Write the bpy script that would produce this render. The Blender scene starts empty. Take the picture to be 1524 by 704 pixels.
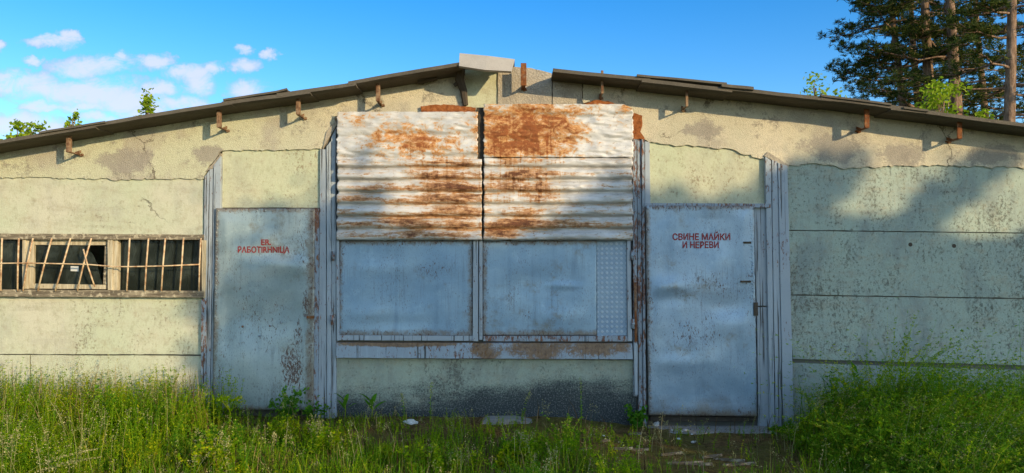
import bpy, bmesh, math, random
import numpy as np
from mathutils import Vector, noise as mn

random.seed(7); rng = np.random.default_rng(11)
SC = bpy.context.scene; COL = SC.collection
R = math.radians

# ------------------------------------------------------------------ camera
FPX, CW, CH = 1150.0, 1524.0, 704.0
CAM = Vector((0.0, -8.1, 1.58)); PITCH = math.atan(53.0 / FPX)
cd = bpy.data.cameras.new('camera'); cam = bpy.data.objects.new('camera', cd); COL.objects.link(cam)
cam.location = CAM; cam.rotation_euler = (R(90) + PITCH, 0, 0)
cd.sensor_width = 36; cd.lens = FPX / CW * 36; cd.clip_start = 0.1; cd.clip_end = 3000
SC.camera = cam
SUNV = Vector((1.0, -1.0, 0.38))                 # direction towards the sun
SKY_STRENGTH, SUN_STRENGTH, EXPOSURE = 0.15, 4.35, 0.25

def ray(px, py):
    u = (px - CW / 2) / FPX; v = (CH / 2 - py) / FPX
    c, s = math.cos(PITCH), math.sin(PITCH)
    return Vector((u, c - v * s, s + v * c))
def P(px, py, y=0.0):                              # a point of a plane parallel to the facade
    d = ray(px, py); t = (y - CAM.y) / d.y
    return Vector((CAM.x + d.x * t, y, CAM.z + d.z * t))
def G(px, py, z=0.0):                              # a point of the ground
    d = ray(px, py); t = (z - CAM.z) / d.z
    return Vector((CAM.x + d.x * t, CAM.y + d.y * t, z))

# ------------------------------------------------------------------ node helper
class NT:
    def __init__(s, nt): s.nt = nt; s._co = None
    def n(s, t, **kw):
        nd = s.nt.nodes.new(t)
        for k, v in kw.items(): setattr(nd, k, v)
        return nd
    def put(s, sock, v):
        if v is None: return
        if isinstance(v, bpy.types.NodeSocket): s.nt.links.new(v, sock)
        elif isinstance(v, (tuple, list)) and len(v) == 3 and sock.type == 'RGBA': sock.default_value = (*v, 1)
        else: sock.default_value = v
    @property
    def co(s):
        if s._co is None: s._co = s.n('ShaderNodeTexCoord').outputs['Object']
        return s._co
    def vmap(s, scale=(1, 1, 1), loc=(0, 0, 0), vec=None):
        m = s.n('ShaderNodeMapping'); s.put(m.inputs['Vector'], vec or s.co)
        m.inputs['Scale'].default_value = scale; m.inputs['Location'].default_value = loc
        return m.outputs[0]
    def xyz(s, vec=None):
        m = s.n('ShaderNodeSeparateXYZ'); s.put(m.inputs[0], vec or s.co); return m.outputs
    def noise(s, scale=5, detail=4, rough=.55, st=(1, 1, 1), loc=(0, 0, 0), dist=0, vec=None):
        m = s.n('ShaderNodeTexNoise'); s.put(m.inputs['Vector'], s.vmap(st, loc, vec))
        m.inputs['Scale'].default_value = scale; m.inputs['Detail'].default_value = detail
        m.inputs['Roughness'].default_value = rough; m.inputs['Distortion'].default_value = dist
        return m.outputs[0]
    def voro(s, scale=20, st=(1, 1, 1), feature='F1', out='Distance', rnd=1.0):
        m = s.n('ShaderNodeTexVoronoi', feature=feature); s.put(m.inputs['Vector'], s.vmap(st))
        m.inputs['Scale'].default_value = scale; m.inputs['Randomness'].default_value = rnd
        return m.outputs[out]
    def math(s, op, a, b=0.0, c=None, clamp=False):
        m = s.n('ShaderNodeMath', operation=op, use_clamp=clamp)
        s.put(m.inputs[0], a); s.put(m.inputs[1], b)
        if c is not None: s.put(m.inputs[2], c)
        return m.outputs[0]
    def add(s, a, b): return s.math('ADD', a, b)
    def mul(s, a, b, clamp=False): return s.math('MULTIPLY', a, b, clamp=clamp)
    def mx(s, a, b): return s.math('MAXIMUM', a, b)
    def step(s, f, lo, hi, a=0.0, b=1.0):
        m = s.n('ShaderNodeMapRange', interpolation_type='SMOOTHSTEP', clamp=True)
        s.put(m.inputs['Value'], f); m.inputs['From Min'].default_value = lo; m.inputs['From Max'].default_value = hi
        m.inputs['To Min'].default_value = a; m.inputs['To Max'].default_value = b
        return m.outputs[0]
    def mix(s, f, a, b, blend='MIX'):
        m = s.n('ShaderNodeMix', data_type='RGBA', blend_type=blend)
        s.put(m.inputs[0], f); s.put(m.inputs[6], a); s.put(m.inputs[7], b)
        return m.outputs[2]
    def ramp(s, f, stops):
        m = s.n('ShaderNodeValToRGB'); e = m.color_ramp.elements
        while len(e) < len(stops): e.new(.5)
        for el, (p, c) in zip(e, stops): el.position = p; el.color = (*c, 1)
        s.put(m.inputs[0], f); return m.outputs[0]
    def blob(s, px, py, rx, ry, y=0.0):             # soft ellipse fixed on the facade, falling from 1 to 0
        c = P(px, py, y); o = s.xyz()
        k = 1 / 142.0
        a = s.math('POWER', s.math('ABSOLUTE', s.math('DIVIDE', s.add(o[0], -c.x), rx * k)), 2.0)
        b = s.math('POWER', s.math('ABSOLUTE', s.math('DIVIDE', s.add(o[2], -c.z), ry * k)), 2.0)
        return s.math('SUBTRACT', 1.0, s.add(a, b), clamp=True)
    def bump(s, h, strength=.5, dist=.01, normal=None):
        m = s.n('ShaderNodeBump'); s.put(m.inputs['Height'], h)
        m.inputs['Strength'].default_value = strength; m.inputs['Distance'].default_value = dist
        if normal is not None: s.put(m.inputs['Normal'], normal)
        return m.outputs[0]
    def crack(s, scale=.9, wid=.006, cover=.5, seed=0.0):
        wv = s.n('ShaderNodeVectorMath', operation='MULTIPLY_ADD'); nn = s.n('ShaderNodeTexNoise'); s.put(nn.inputs['Vector'], s.vmap((1, 1, 1), (seed, seed, 0)))
        nn.inputs['Scale'].default_value = 3.5; nn.inputs['Detail'].default_value = 6; nn.inputs['Roughness'].default_value = .7
        s.put(wv.inputs[0], nn.outputs['Color']); wv.inputs[1].default_value = (.45, .45, .45); s.put(wv.inputs[2], s.co)
        v = s.n('ShaderNodeTexVoronoi', feature='DISTANCE_TO_EDGE'); s.put(v.inputs['Vector'], s.vmap((1, 0, 1), (seed, 0, seed * 2), wv.outputs[0])); v.inputs['Scale'].default_value = scale
        return s.mul(s.step(v.outputs[0], wid * .3, wid, 1, 0), s.step(s.noise(1.4, 3, .6, loc=(seed + 2, 1, 5)), cover, cover + .08))
    def island(s): return s.n('ShaderNodeNewGeometry').outputs['Random Per Island']

class Mat(NT):
    def __init__(s, name, rough=.8, metal=0.0, spec=.35):
        s.m = bpy.data.materials.new(name); s.m.use_nodes = True
        super().__init__(s.m.node_tree)
        s.b = s.m.node_tree.nodes['Principled BSDF']; s.out = s.m.node_tree.nodes['Material Output']
        s.set(rough=rough, metal=metal, spec=spec)
    def set(s, col=None, rough=None, metal=None, normal=None, spec=None, sss=None):
        i = s.b.inputs
        s.put(i['Base Color'], col); s.put(i['Roughness'], rough); s.put(i['Metallic'], metal)
        s.put(i['Normal'], normal); s.put(i['Specular IOR Level'], spec)
        return s

# ------------------------------------------------------------------ world, sun, exposure
sun_el = math.asin(SUNV.normalized().z); sun_az = math.atan2(SUNV.x, SUNV.y)   # azimuth clockwise from +y
W = bpy.data.worlds.new('World'); SC.world = W; W.use_nodes = True
w = NT(W.node_tree); bg = W.node_tree.nodes['Background']
sky = w.n('ShaderNodeTexSky', sky_type='NISHITA', sun_disc=False)
sky.sun_elevation = sun_el; sky.sun_rotation = sun_az; sky.air_density = 1.0; sky.dust_density = 0.3; sky.ozone_density = 2.0
hs = w.n('ShaderNodeHueSaturation'); hs.inputs['Saturation'].default_value = 1.5; hs.inputs['Value'].default_value = 1.42
hs.inputs['Hue'].default_value = .511
w.put(hs.inputs['Color'], sky.outputs[0])
h2 = w.n('ShaderNodeHueSaturation'); h2.inputs['Saturation'].default_value = .75; h2.inputs['Value'].default_value = 1.52; w.put(h2.inputs['Color'], sky.outputs[0])   # sky overhead and sunward, made paler and brighter to fill the shade
wd = w.n('ShaderNodeTexCoord').outputs['Generated']; ws = w.xyz(wd)
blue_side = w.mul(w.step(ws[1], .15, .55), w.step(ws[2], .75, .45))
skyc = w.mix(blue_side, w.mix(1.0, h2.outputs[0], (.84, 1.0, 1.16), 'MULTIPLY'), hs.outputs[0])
yy = w.mx(ws[1], .05); cu = w.math('DIVIDE', ws[0], yy); cv = w.math('DIVIDE', ws[2], yy)
cv0 = w.n('ShaderNodeCombineXYZ'); w.put(cv0.inputs[0], cu); w.put(cv0.inputs[1], cv)
cu_, cv_ = cu, cv
cu = w.add(cu, w.mul(w.add(w.noise(13, 5, .65, vec=cv0.outputs[0]), -.5), .085)); cv = w.add(cv, w.mul(w.add(w.noise(15, 5, .65, loc=(5, 3, 0), vec=cv0.outputs[0]), -.5), .045))
cl = None
for px, py, rx, ry in [(78, 64, 34, 9), (98, 57, 14, 9), (5, 70, 14, 8), (50, 92, 14, 6), (122, 100, 46, 16), (165, 96, 34, 16), (182, 84, 14, 8),
                       (20, 122, 60, 16), (75, 136, 62, 18), (140, 138, 78, 24), (185, 148, 60, 18), (60, 160, 36, 8), (120, 158, 40, 9),
                       (230, 90, 28, 14), (275, 106, 36, 11), (312, 103, 20, 9), (290, 122, 24, 20), (235, 131, 28, 13), (275, 155, 50, 12),
                       (372, 98, 26, 9), (407, 82, 11, 7), (367, 76, 15, 8), (372, 130, 32, 14), (25, 188, 66, 20), (75, 192, 40, 12),
                       (150, 175, 40, 10), (215, 165, 40, 9)]:
    d = ray(px, py); u0, v0 = d.x / d.y, d.z / d.y
    a = w.math('POWER', w.math('ABSOLUTE', w.math('DIVIDE', w.add(cu, -u0), rx * 1.42 / FPX)), 2.0)
    b = w.math('POWER', w.math('ABSOLUTE', w.math('DIVIDE', w.add(cv, -v0), ry * 1.4 / FPX)), 2.0)
    t = w.math('SUBTRACT', 1.0, w.add(a, b), clamp=True)
    cl = t if cl is None else w.mx(cl, t)
cvec = w.n('ShaderNodeCombineXYZ'); w.put(cvec.inputs[0], cu_); w.put(cvec.inputs[1], cv_)
cn = w.noise(24, 8, .66, st=(1, 1.6, 1), dist=.5, vec=cvec.outputs[0])
cf = w.mul(w.step(w.add(cl, w.mul(w.add(cn, -.5), 3.2)), -.15, 1.15), w.step(cl, .02, .2))
cf = w.mul(w.mul(cf, .82), w.step(ws[1], .1, .3))
ccol = w.mix(w.step(w.add(cl, w.mul(cn, .4)), .3, 1.2), (2.6, 3.3, 5.4), (4.6, 4.7, 5.8))
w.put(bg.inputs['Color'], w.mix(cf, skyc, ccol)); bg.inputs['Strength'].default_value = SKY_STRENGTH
W.cycles.sampling_method = 'MANUAL'; W.cycles.sample_map_resolution = 512

sl = bpy.data.lights.new('sun', 'SUN'); sun = bpy.data.objects.new('sun', sl); COL.objects.link(sun)
sl.energy = SUN_STRENGTH; sl.angle = R(.5); sl.color = (1.0, .78, .47)
sun.rotation_euler = SUNV.to_track_quat('Z', 'Y').to_euler(); sun.location = (20, -30, 12)
vs = SC.view_settings; vs.view_transform = 'Standard'; vs.look = 'None'; vs.exposure = EXPOSURE; vs.gamma = 1; vs.use_curve_mapping = False
SC.cycles.max_bounces = 6; SC.cycles.transparent_max_bounces = 12

# ------------------------------------------------------------------ materials
def m_wall(name, c1, c2, mold, moldcol, streak=.25):
    m = Mat(name, .9, spec=.15)
    big = m.noise(1.1, 5, .6); mid = m.noise(6, 6, .65, st=(1, 1, 1.6))
    col = m.mix(m.step(big, .35, .7), c1, c2)
    col = m.mix(m.mul(m.step(m.noise(2.2, 6, .7, st=(.35, 1, 3.2)), .5, .72), streak * 1.6), col, (.30, .27, .20))
    col = m.mix(m.mul(m.step(mid, .52, .7), .45), col, (.34, .29, .20))
    col = m.mix(m.mul(m.step(m.noise(3.2, 5, .6, st=(2.5, 1, .22)), .55, .8), streak), col, (.22, .20, .15))
    den = m.add(m.mul(m.noise(1.5, 4, .6, loc=(3, 1, 2)), .35), m.mul(m.noise(6, 5, .7, st=(1.6, 1, .5)), .35))
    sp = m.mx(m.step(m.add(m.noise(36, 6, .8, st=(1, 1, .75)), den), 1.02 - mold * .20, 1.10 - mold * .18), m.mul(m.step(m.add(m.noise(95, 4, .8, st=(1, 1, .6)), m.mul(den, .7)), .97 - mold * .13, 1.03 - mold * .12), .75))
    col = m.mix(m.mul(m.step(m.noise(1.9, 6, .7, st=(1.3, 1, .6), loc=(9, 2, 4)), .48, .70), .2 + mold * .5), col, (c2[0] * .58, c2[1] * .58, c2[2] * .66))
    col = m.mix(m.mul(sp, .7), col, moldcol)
    col = m.mix(m.mul(m.step(m.noise(4.5, 7, .75, loc=(7, 0, 1)), .5, .68), .35), col, (.40, .35, .23))
    col = m.mix(m.mul(m.step(m.noise(26, 6, .8, st=(1, 1, .55)), .53, .66), .38), col, (.27, .22, .14))
    col = m.mix(m.mul(m.step(m.noise(150, 3, .8), .5, .7), .38), col, (.24, .20, .13))
    col = m.mix(m.mul(m.step(m.noise(110, 3, .8, loc=(2, 2, 2)), .55, .7), .25), col, (.70, .68, .54))
    ck = m.crack(.8, .006, .65, 3.0); col = m.mix(m.mul(ck, .8), col, (.10, .085, .06))
    col = m.mix(m.mul(m.step(m.noise(11, 7, .8, st=(1, 1, .7), loc=(4, 4, 0)), .5, .64), .42), col, (c1[0] * .62, c1[1] * .55, c1[2] * .52))
    h = m.add(m.mul(m.noise(55, 5, .7), 1.0), m.add(m.mul(m.noise(7, 4, .6), .8), m.add(m.mul(sp, -.5), m.mul(ck, -2.0))))
    m.set(col, None, None, m.bump(h, .55, .008))
    return m
WALL_L = m_wall('pale_green_concrete', (.46, .49, .34), (.52, .50, .38), .42, (.17, .13, .08)).m
WALL_D = m_wall('pale_green_panel', (.47, .50, .33), (.50, .49, .34), .36, (.22, .14, .07), .12).m
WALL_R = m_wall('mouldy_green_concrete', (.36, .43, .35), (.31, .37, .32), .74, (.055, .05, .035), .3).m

m = m_wall('damp_base_concrete', (.36, .41, .32), (.30, .34, .28), .6, (.07, .065, .06))
o = m.xyz(); base_col = m.b.inputs['Base Color'].links[0].from_socket
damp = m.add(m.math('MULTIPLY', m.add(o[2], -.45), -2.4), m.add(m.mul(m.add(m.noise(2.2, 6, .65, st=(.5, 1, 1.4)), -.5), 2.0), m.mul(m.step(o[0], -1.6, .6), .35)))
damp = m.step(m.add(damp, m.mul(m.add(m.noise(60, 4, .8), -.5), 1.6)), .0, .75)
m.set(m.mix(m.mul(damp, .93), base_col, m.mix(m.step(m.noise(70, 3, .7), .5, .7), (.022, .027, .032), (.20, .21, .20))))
WALL_B = m.m

m = Mat('roughcast_plaster', .95, spec=.1)
peb = m.voro(120); n1 = m.noise(2.0, 6, .65)
low = m.step(m.noise(1.3, 5, .6, loc=(2, 0, 5)), .5, .62)
o = m.xyz()
col = m.mix(m.step(n1, .35, .7), (.50, .46, .33), (.64, .56, .40))
col = m.mix(m.mul(m.step(o[0], -1.5, -3.0), .75), col, (.50, .51, .34))
col = m.mix(m.mul(low, .8), col, (.38, .34, .27))
col = m.mix(m.mul(m.step(m.add(m.noise(4, 6, .7), m.mul(m.noise(40, 3, .7), .3)), .68, .82), .8), col, (.20, .18, .15))
ck = m.crack(.75, .010, .46, 6.0); col = m.mix(m.mul(ck, .85), col, (.09, .07, .05))
col = m.mix(m.mul(m.step(m.noise(8, 7, .8, loc=(3, 1, 8)), .5, .66), .5), col, (.36, .31, .22))
gp = m.mx(m.blob(190, 240, 60, 24), m.blob(310, 232, 34, 22))
gp = m.mx(gp, m.mx(m.mx(m.blob(1235, 220, 60, 30), m.blob(1340, 232, 55, 26)), m.mx(m.blob(1045, 192, 40, 20), m.blob(1470, 230, 60, 22))))
gp = m.step(m.add(gp, m.add(m.mul(m.add(m.noise(5, 6, .7), -.5), 2.4), m.mul(m.add(m.noise(45, 3, .7), -.5), .9))), .35, .75)
col = m.mix(m.mul(gp, .85), col, m.mix(m.noise(30, 4, .7), (.22, .20, .17), (.36, .32, .26)))
col = m.mix(m.step(peb, .55, .12, 0, .25), col, (.66, .60, .45))
col = m.mix(m.mul(m.step(m.noise(120, 3, .8), .52, .70), .55), col, (.18, .15, .11))
m.set(col, None, None, m.bump(m.add(m.mul(peb, -1.1), m.add(m.mul(n1, 1.5), m.mul(m.noise(25, 5, .7), 1.2))), .55, .010))
PLASTER = m.m

m = Mat('grey_roughcast', .95, spec=.1)
peb = m.voro(48); n1 = m.noise(3, 6, .7)
col = m.mix(m.step(n1, .35, .7), (.30, .26, .20), (.42, .36, .27))
col = m.mix(m.step(peb, .5, .1, 0, .5), col, (.50, .44, .34))
col = m.mix(m.mul(m.step(m.noise(22, 5, .8), .58, .7), .6), col, (.12, .10, .08))
m.set(col, None, None, m.bump(m.add(m.mul(peb, -.7), m.mul(m.noise(20, 5, .7), 1.2)), .7, .010)); GREYCAST = m.m

m = Mat('old_concrete', .95, spec=.15)
col = m.mix(m.noise(6, 6, .7), (.20, .19, .17), (.36, .34, .30))
col = m.mix(m.mul(m.step(m.noise(30, 4, .8), .58, .7), .7), col, (.08, .08, .06))
m.set(col, None, None, m.bump(m.noise(40, 6, .7), .7, .01)); CONC = m.m

def rust_pair(m, sc=1.0):
    return m.ramp(m.noise(22 * sc, 7, .75), [(.25, (.045, .016, .008)), (.5, (.16, .055, .018)), (.72, (.33, .13, .035))])

m = Mat('rusty_steel', .85, spec=.2)
m.set(m.mix(m.step(m.noise(9, 5, .7), .5, .7), rust_pair(m), (.24, .17, .11)), None, None, m.bump(m.noise(70, 5, .7), .5, .004)); RUST = m.m
m = Mat('orange_rust', .9, spec=.15)
m.set(m.ramp(m.noise(18, 7, .75), [(.3, (.07, .022, .010)), (.5, (.26, .085, .025)), (.75, (.42, .18, .07))]), None, None, m.bump(m.noise(60, 5, .7), .7, .006)); ORUST = m.m
m = Mat('rusty_tan_bar', .8, spec=.25)
m.set(m.mix(m.step(m.noise(14, 5, .7), .42, .62), (.64, .48, .29), (.36, .20, .10)), None, None, m.bump(m.noise(90, 4, .7), .4, .003)); BARM = m.m

m = Mat('rusty_tan_steel', .85, spec=.2)
m.set(m.mix(m.step(m.noise(16, 6, .75), .40, .62), (.26, .17, .10), (.11, .05, .025)), None, None, m.bump(m.noise(70, 5, .7), .5, .004)); BRKT = m.m
def m_painted(name, c1, c2, crack=.5, rust=.2, st=(1, 1, 1)):     # flaking blue grey paint over wood or steel
    m = Mat(name, .6, spec=.35)
    col = m.mix(m.noise(3.5, 5, .65), c1, c2)
    col = m.mix(m.mul(m.step(m.noise(5, 6, .7, st=(6, 1, .35)), .54, .7), .5), col, (c1[0] * 1.5, c1[1] * 1.45, c1[2] * 1.4))
    ck = m.step(m.noise(15, 4, .6, st=(2.6, 1, .05), loc=(1, 0, 2)), .63 - .05 * crack, .67 - .05 * crack)
    fl = m.step(m.add(m.noise(24, 6, .75, st=(1.6, 1, .6)), m.mul(m.noise(2, 3, .5), .35)), .80 - .13 * rust, .86 - .13 * rust)
    col = m.mix(m.mul(fl, .9), col, rust_pair(m)); col = m.mix(m.mul(ck, .85), col, (.03, .026, .02))
    m.set(col, m.step(fl, 0, 1, .55, .9), None, m.bump(m.add(m.mul(ck, -1.5), m.add(m.mul(fl, -.6), m.noise(40, 4, .6))), .5, .005))
    return m
BOARD = m_painted('flaking_blue_grey_wood', (.26, .31, .35), (.36, .39, .40), .8, .15).m
SILL = m_painted('rust_stained_sill_paint', (.24, .30, .36), (.32, .37, .40), .3, .6)
m = SILL; c_ = m.b.inputs['Base Color'].links[0].from_socket
sb = m.mx(m.mx(m.blob(722, 522, 34, 24), m.blob(880, 515, 90, 22)), m.mx(m.blob(800, 520, 60, 26), m.mul(m.blob(600, 510, 130, 7), 1.3)))
sb = m.step(m.add(sb, m.add(m.mul(m.add(m.noise(6, 6, .7), -.5), 2.2), m.mul(m.add(m.noise(40, 4, .8), -.5), 1.2))), .35, .8)
m.set(m.mix(m.mul(sb, .9), c_, m.ramp(m.noise(24, 6, .75), [(.3, (.05, .025, .012)), (.5, (.19, .10, .04)), (.72, (.30, .20, .11))]))); SILL = m.m
BOARD_RUST = m_painted('rust_stained_blue_grey_frame', (.20, .26, .31), (.30, .33, .35), .4, 1.0).m

def m_sheet(name, seed, c1, c2, diamonds=False):                   # dented galvanised sheet with chips and rust
    m = Mat(name, .42, spec=.5)
    l = (seed, seed * 2, seed * .7)
    col = m.mix(m.step(m.noise(1.6, 5, .6, loc=l), .3, .7), c1, c2)
    col = m.mix(m.mul(m.step(m.noise(3, 6, .7, st=(2.2, 1, .25), loc=l), .5, .72), .45), col, (c1[0] * .62, c1[1] * .68, c1[2] * .72))
    col = m.mix(m.mul(m.step(m.noise(9, 6, .75, loc=l), .54, .7), .35), col, (c2[0] * 1.35, c2[1] * 1.3, c2[2] * 1.25))
    grime = m.step(m.add(m.noise(2.4, 5, .7, loc=(seed, 4, 1)), m.mul(m.noise(30, 3, .7), .15)), .62, .78)
    col = m.mix(m.mul(grime, .65), col, (.17, .15, .10)); col = m.mix(m.mul(m.step(m.noise(60, 4, .8, st=(1.4, 1, .5), loc=l), .54, .7), .4), col, (.13, .14, .14))
    return m, col, l
def m_door(name, seed, c1, c2, rustspots, bottom=None, rects=()):
    m, col, l = m_sheet(name, seed, c1, c2)
    a = None
    for q in rustspots:
        b_ = m.blob(*q[:4]) if len(q) == 4 else m.mul(m.blob(*q[:4]), q[4]); a = b_ if a is None else m.mx(a, b_)
    ed = None; o = m.xyz()
    for (x0, y0_, x1, y1_) in rects:                       # wear and rust creeping in from the sheet's edges
        p0, p1 = P(x0, y1_), P(x1, y0_)
        t = m.math('MINIMUM', m.math('MINIMUM', m.math('ABSOLUTE', m.add(o[0], -p0.x)), m.math('ABSOLUTE', m.add(o[0], -p1.x))), m.math('MINIMUM', m.mul(m.math('ABSOLUTE', m.add(o[2], -p0.z)), .8), m.math('ABSOLUTE', m.add(o[2], -p1.z))))
        ed = t if ed is None else m.math('MINIMUM', ed, t)
    ed = m.step(ed, .0, .13, 1, 0); edn = m.mul(ed, m.noise(11, 6, .75, loc=l))
    col = m.mix(m.mul(m.step(edn, .25, .55), .75), col, m.mix(m.noise(35, 4, .7), (.13, .10, .065), (.22, .15, .09)))
    drip = m.step(m.add(m.noise(13, 4, .6, st=(3, 1, .12), loc=l), m.mul(m.noise(1.7, 3, .6, loc=l), .3)), .66, .82); col = m.mix(m.mul(m.mul(drip, m.step(m.noise(2.3, 4, .6, loc=(seed, 8, 2)), .45, .65)), .38), col, (.10, .11, .11))
    a = m.mx(a, m.mul(ed, 1.2))
    ch = m.step(m.add(m.noise(30, 6, .8, st=(1.8, 1, .7), loc=l, dist=.4), m.add(m.mul(a, .115), m.mul(m.noise(3.2, 3, .6, loc=(seed, 1, 8)), .22))), .785, .81)
    fine = m.step(m.add(m.noise(85, 3, .6, st=(1.7, 1, .45), loc=l), m.mul(m.noise(2.6, 3, .6, loc=l), .28)), .77, .81)
    if bottom is not None:
        o = m.xyz(); bt = m.step(m.add(m.mul(m.add(o[2], -bottom), -4.0), m.mul(m.add(m.noise(3, 5, .7), -.5), 2.0)), -.35, .7)
        col = m.mix(m.mul(bt, .75), col, m.mix(m.noise(12, 5, .7), (.15, .11, .06), (.24, .18, .11)))
    col = m.mix(m.mul(m.mx(ch, m.mul(fine, .7)), .95), col, m.mix(m.noise(60, 3, .7), (.02, .013, .01), (.14, .055, .025)))
    m.set(col, m.step(m.noise(5, 5, .7), .3, .7, .28, .46), m.math('MULTIPLY', m.math('SUBTRACT', 1.0, ch), .25), m.bump(m.add(m.mul(ch, -1), m.add(m.mul(m.noise(3.5, 3, .5, loc=l), 3), m.mul(m.noise(50, 3, .6), .35))), .35, .006))
    return m.m
DOOR_L = m_door('grey_green_sheet_steel', 1.7, (.25, .32, .33), (.34, .40, .39), [(438, 545, 26, 60, 1.9), (459, 455, 10, 34, 1.8), (446, 500, 12, 40, 1.5), (455, 370, 20, 50), (330, 560, 20, 60), (395, 470, 60, 90), (318, 450, 8, 170)], rects=[(319, 310, 467, 611)])
DOOR_R = m_door('blue_grey_sheet_steel', 5.2, (.21, .31, .40), (.29, .38, .45), [(1030, 490, 60, 60), (1112, 440, 22, 90), (1100, 360, 26, 20), (968, 470, 8, 170), (1060, 430, 60, 40)], .25, [(961, 306, 1125, 620)])
SHUT = m_door('faded_blue_sheet_steel', 9.1, (.19, .30, .40), (.27, .38, .46), [(785, 470, 14, 14), (760, 440, 20, 60), (640, 400, 40, 20)], .9, [(503, 358, 704, 500), (718, 358, 933, 500)])
m, col, l = m_sheet('diamond_pattern_steel', 3.3, (.20, .29, .38), (.28, .37, .43))
o = m.xyz(); dg = m.mul(m.math('SINE', m.mul(m.add(o[0], o[2]), 62)), m.math('SINE', m.mul(m.math('SUBTRACT', o[0], o[2]), 62)))
dg = m.step(dg, .15, .6)
m.set(m.mix(m.mul(dg, .55), col, (.48, .54, .58)), .5, None, m.bump(dg, .8, .006)); DIAM = m.m

# corrugated sheets: zinc with rust in broad patches, bands and runs
m = Mat('rusted_zinc', .6, spec=.35)
o = m.xyz()
YS = -.11
pat = None
for q, k in [((620, 212, 85, 34), .9), ((665, 285, 75, 70), 1.0), ((590, 290, 90, 25), .35), ((600, 335, 110, 26), .75), ((690, 330, 50, 30), 1.0), ((540, 170, 60, 10), .4),
             ((785, 190, 95, 60), 1.6), ((765, 218, 70, 20), 2.0), ((775, 270, 62, 50), .75), ((790, 330, 95, 18), 1.0), ((742, 342, 40, 18), 1.0), ((870, 335, 70, 12), .5), ((930, 160, 20, 12), .5)]:
    t = m.mul(m.blob(*q, YS), k); pat = t if pat is None else m.mx(pat, t)
lowz = m.step(o[2], P(0, 243, YS).z, P(0, 233, YS).z)
nhi = m.noise(7, 8, .74, st=(.8, 1, 1.3), loc=(4, 2, 1), dist=.5); nlo = m.noise(6.5, 8, .74, st=(.32, 1, 2.2), loc=(1, 0, 6), dist=.3)
nz = m.add(m.mul(nhi, lowz), m.mul(nlo, m.math('SUBTRACT', 1.0, lowz)))
nf = m.noise(26, 6, .8, st=(.8, 1, 1.2)); run = m.mul(m.step(m.noise(9, 5, .6, st=(3.2, 1, .16), loc=(2, 0, 0)), .48, .66), m.mx(m.blob(780, 245, 85, 85, YS), m.mul(m.blob(640, 240, 90, 60, YS), .5)))
band = m.math('SINE', m.mul(o[2], 49.1)); rm = m.add(m.mul(m.math('POWER', pat, .7), .68), m.add(m.mul(m.add(nz, -.5), 3.6), m.add(m.add(m.mul(m.add(nf, -.5), 1.5), m.mul(m.mul(band, m.step(o[2], P(0, 236, YS).z, P(0, 250, YS).z)), .16)), m.mul(run, .46))))
r0 = m.step(rm, .0, .42); r1 = m.step(rm, .28, .60); r2 = m.step(rm, .62, 1.0)
zin = m.mix(m.noise(5, 6, .7), (.45, .44, .42), (.63, .62, .59))
zin = m.mix(m.mul(m.step(m.noise(3, 6, .7, st=(.6, 1, 3)), .48, .66), .6), zin, (.27, .24, .20))
zin = m.mix(m.mul(m.step(m.add(m.mul(m.math('SINE', m.add(m.mul(o[2], 49.1), 2.6)), .5), m.mul(m.add(nlo, -.5), 2.2)), .15, .75), m.mul(m.math('SUBTRACT', 1.0, lowz), .6)), zin, (.22, .17, .12)); zin = m.mix(m.mul(m.step(m.add(nf, m.mul(nz, .3)), .72, .8), .7), zin, (.10, .06, .04))
rc1 = m.mix(lowz, m.ramp(m.noise(16, 6, .75), [(.3, (.20, .075, .025)), (.55, (.38, .18, .06)), (.75, (.50, .30, .13))]),
            m.ramp(m.noise(16, 6, .75), [(.3, (.30, .12, .03)), (.55, (.50, .23, .06)), (.75, (.58, .36, .14))]))
rc2 = m.mix(lowz, m.ramp(m.noise(30, 6, .8), [(.3, (.03, .013, .008)), (.6, (.13, .045, .018)), (.8, (.26, .10, .035))]),
            m.ramp(m.noise(30, 6, .8), [(.3, (.13, .035, .012)), (.6, (.27, .08, .02)), (.8, (.42, .16, .04))]))
zin = m.mix(m.mul(r0, .42), zin, (.52, .35, .17)); col = m.mix(m.mul(r1, .88), zin, rc1); col = m.mix(m.mul(r2, .95), col, rc2)
m.set(col, m.step(rm, .3, .6, .52, .9), m.step(rm, .2, .5, .15, 0), m.bump(m.add(m.mul(m.noise(9, 5, .7), 1.0), m.mul(nf, .6)), .5, .007)); ZINC = m.m

m = Mat('weathered_wood', .85, spec=.2)
gr = m.noise(7, 6, .7, st=(.6, 3, 7)); gr2 = m.noise(20, 4, .7)
col = m.mix(m.step(gr, .35, .7), (.10, .08, .055), (.30, .25, .17))
col = m.mix(m.step(gr2, .5, .62, 0, .7), col, (.52, .45, .31))
m.set(col, None, None, m.bump(m.add(gr, gr2), .7, .008)); WOOD = m.m
m = Mat('flaking_cream_wood', .8, spec=.25)
gr = m.noise(9, 6, .7, st=(7, 3, .5))
col = m.mix(m.step(gr, .35, .65), (.33, .27, .17), (.54, .47, .32)); col = m.mix(m.step(m.noise(26, 5, .75), .6, .68, 0, .8), col, (.17, .12, .07))
m.set(col, None, None, m.bump(gr, .6, .006)); CREAM = m.m

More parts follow.
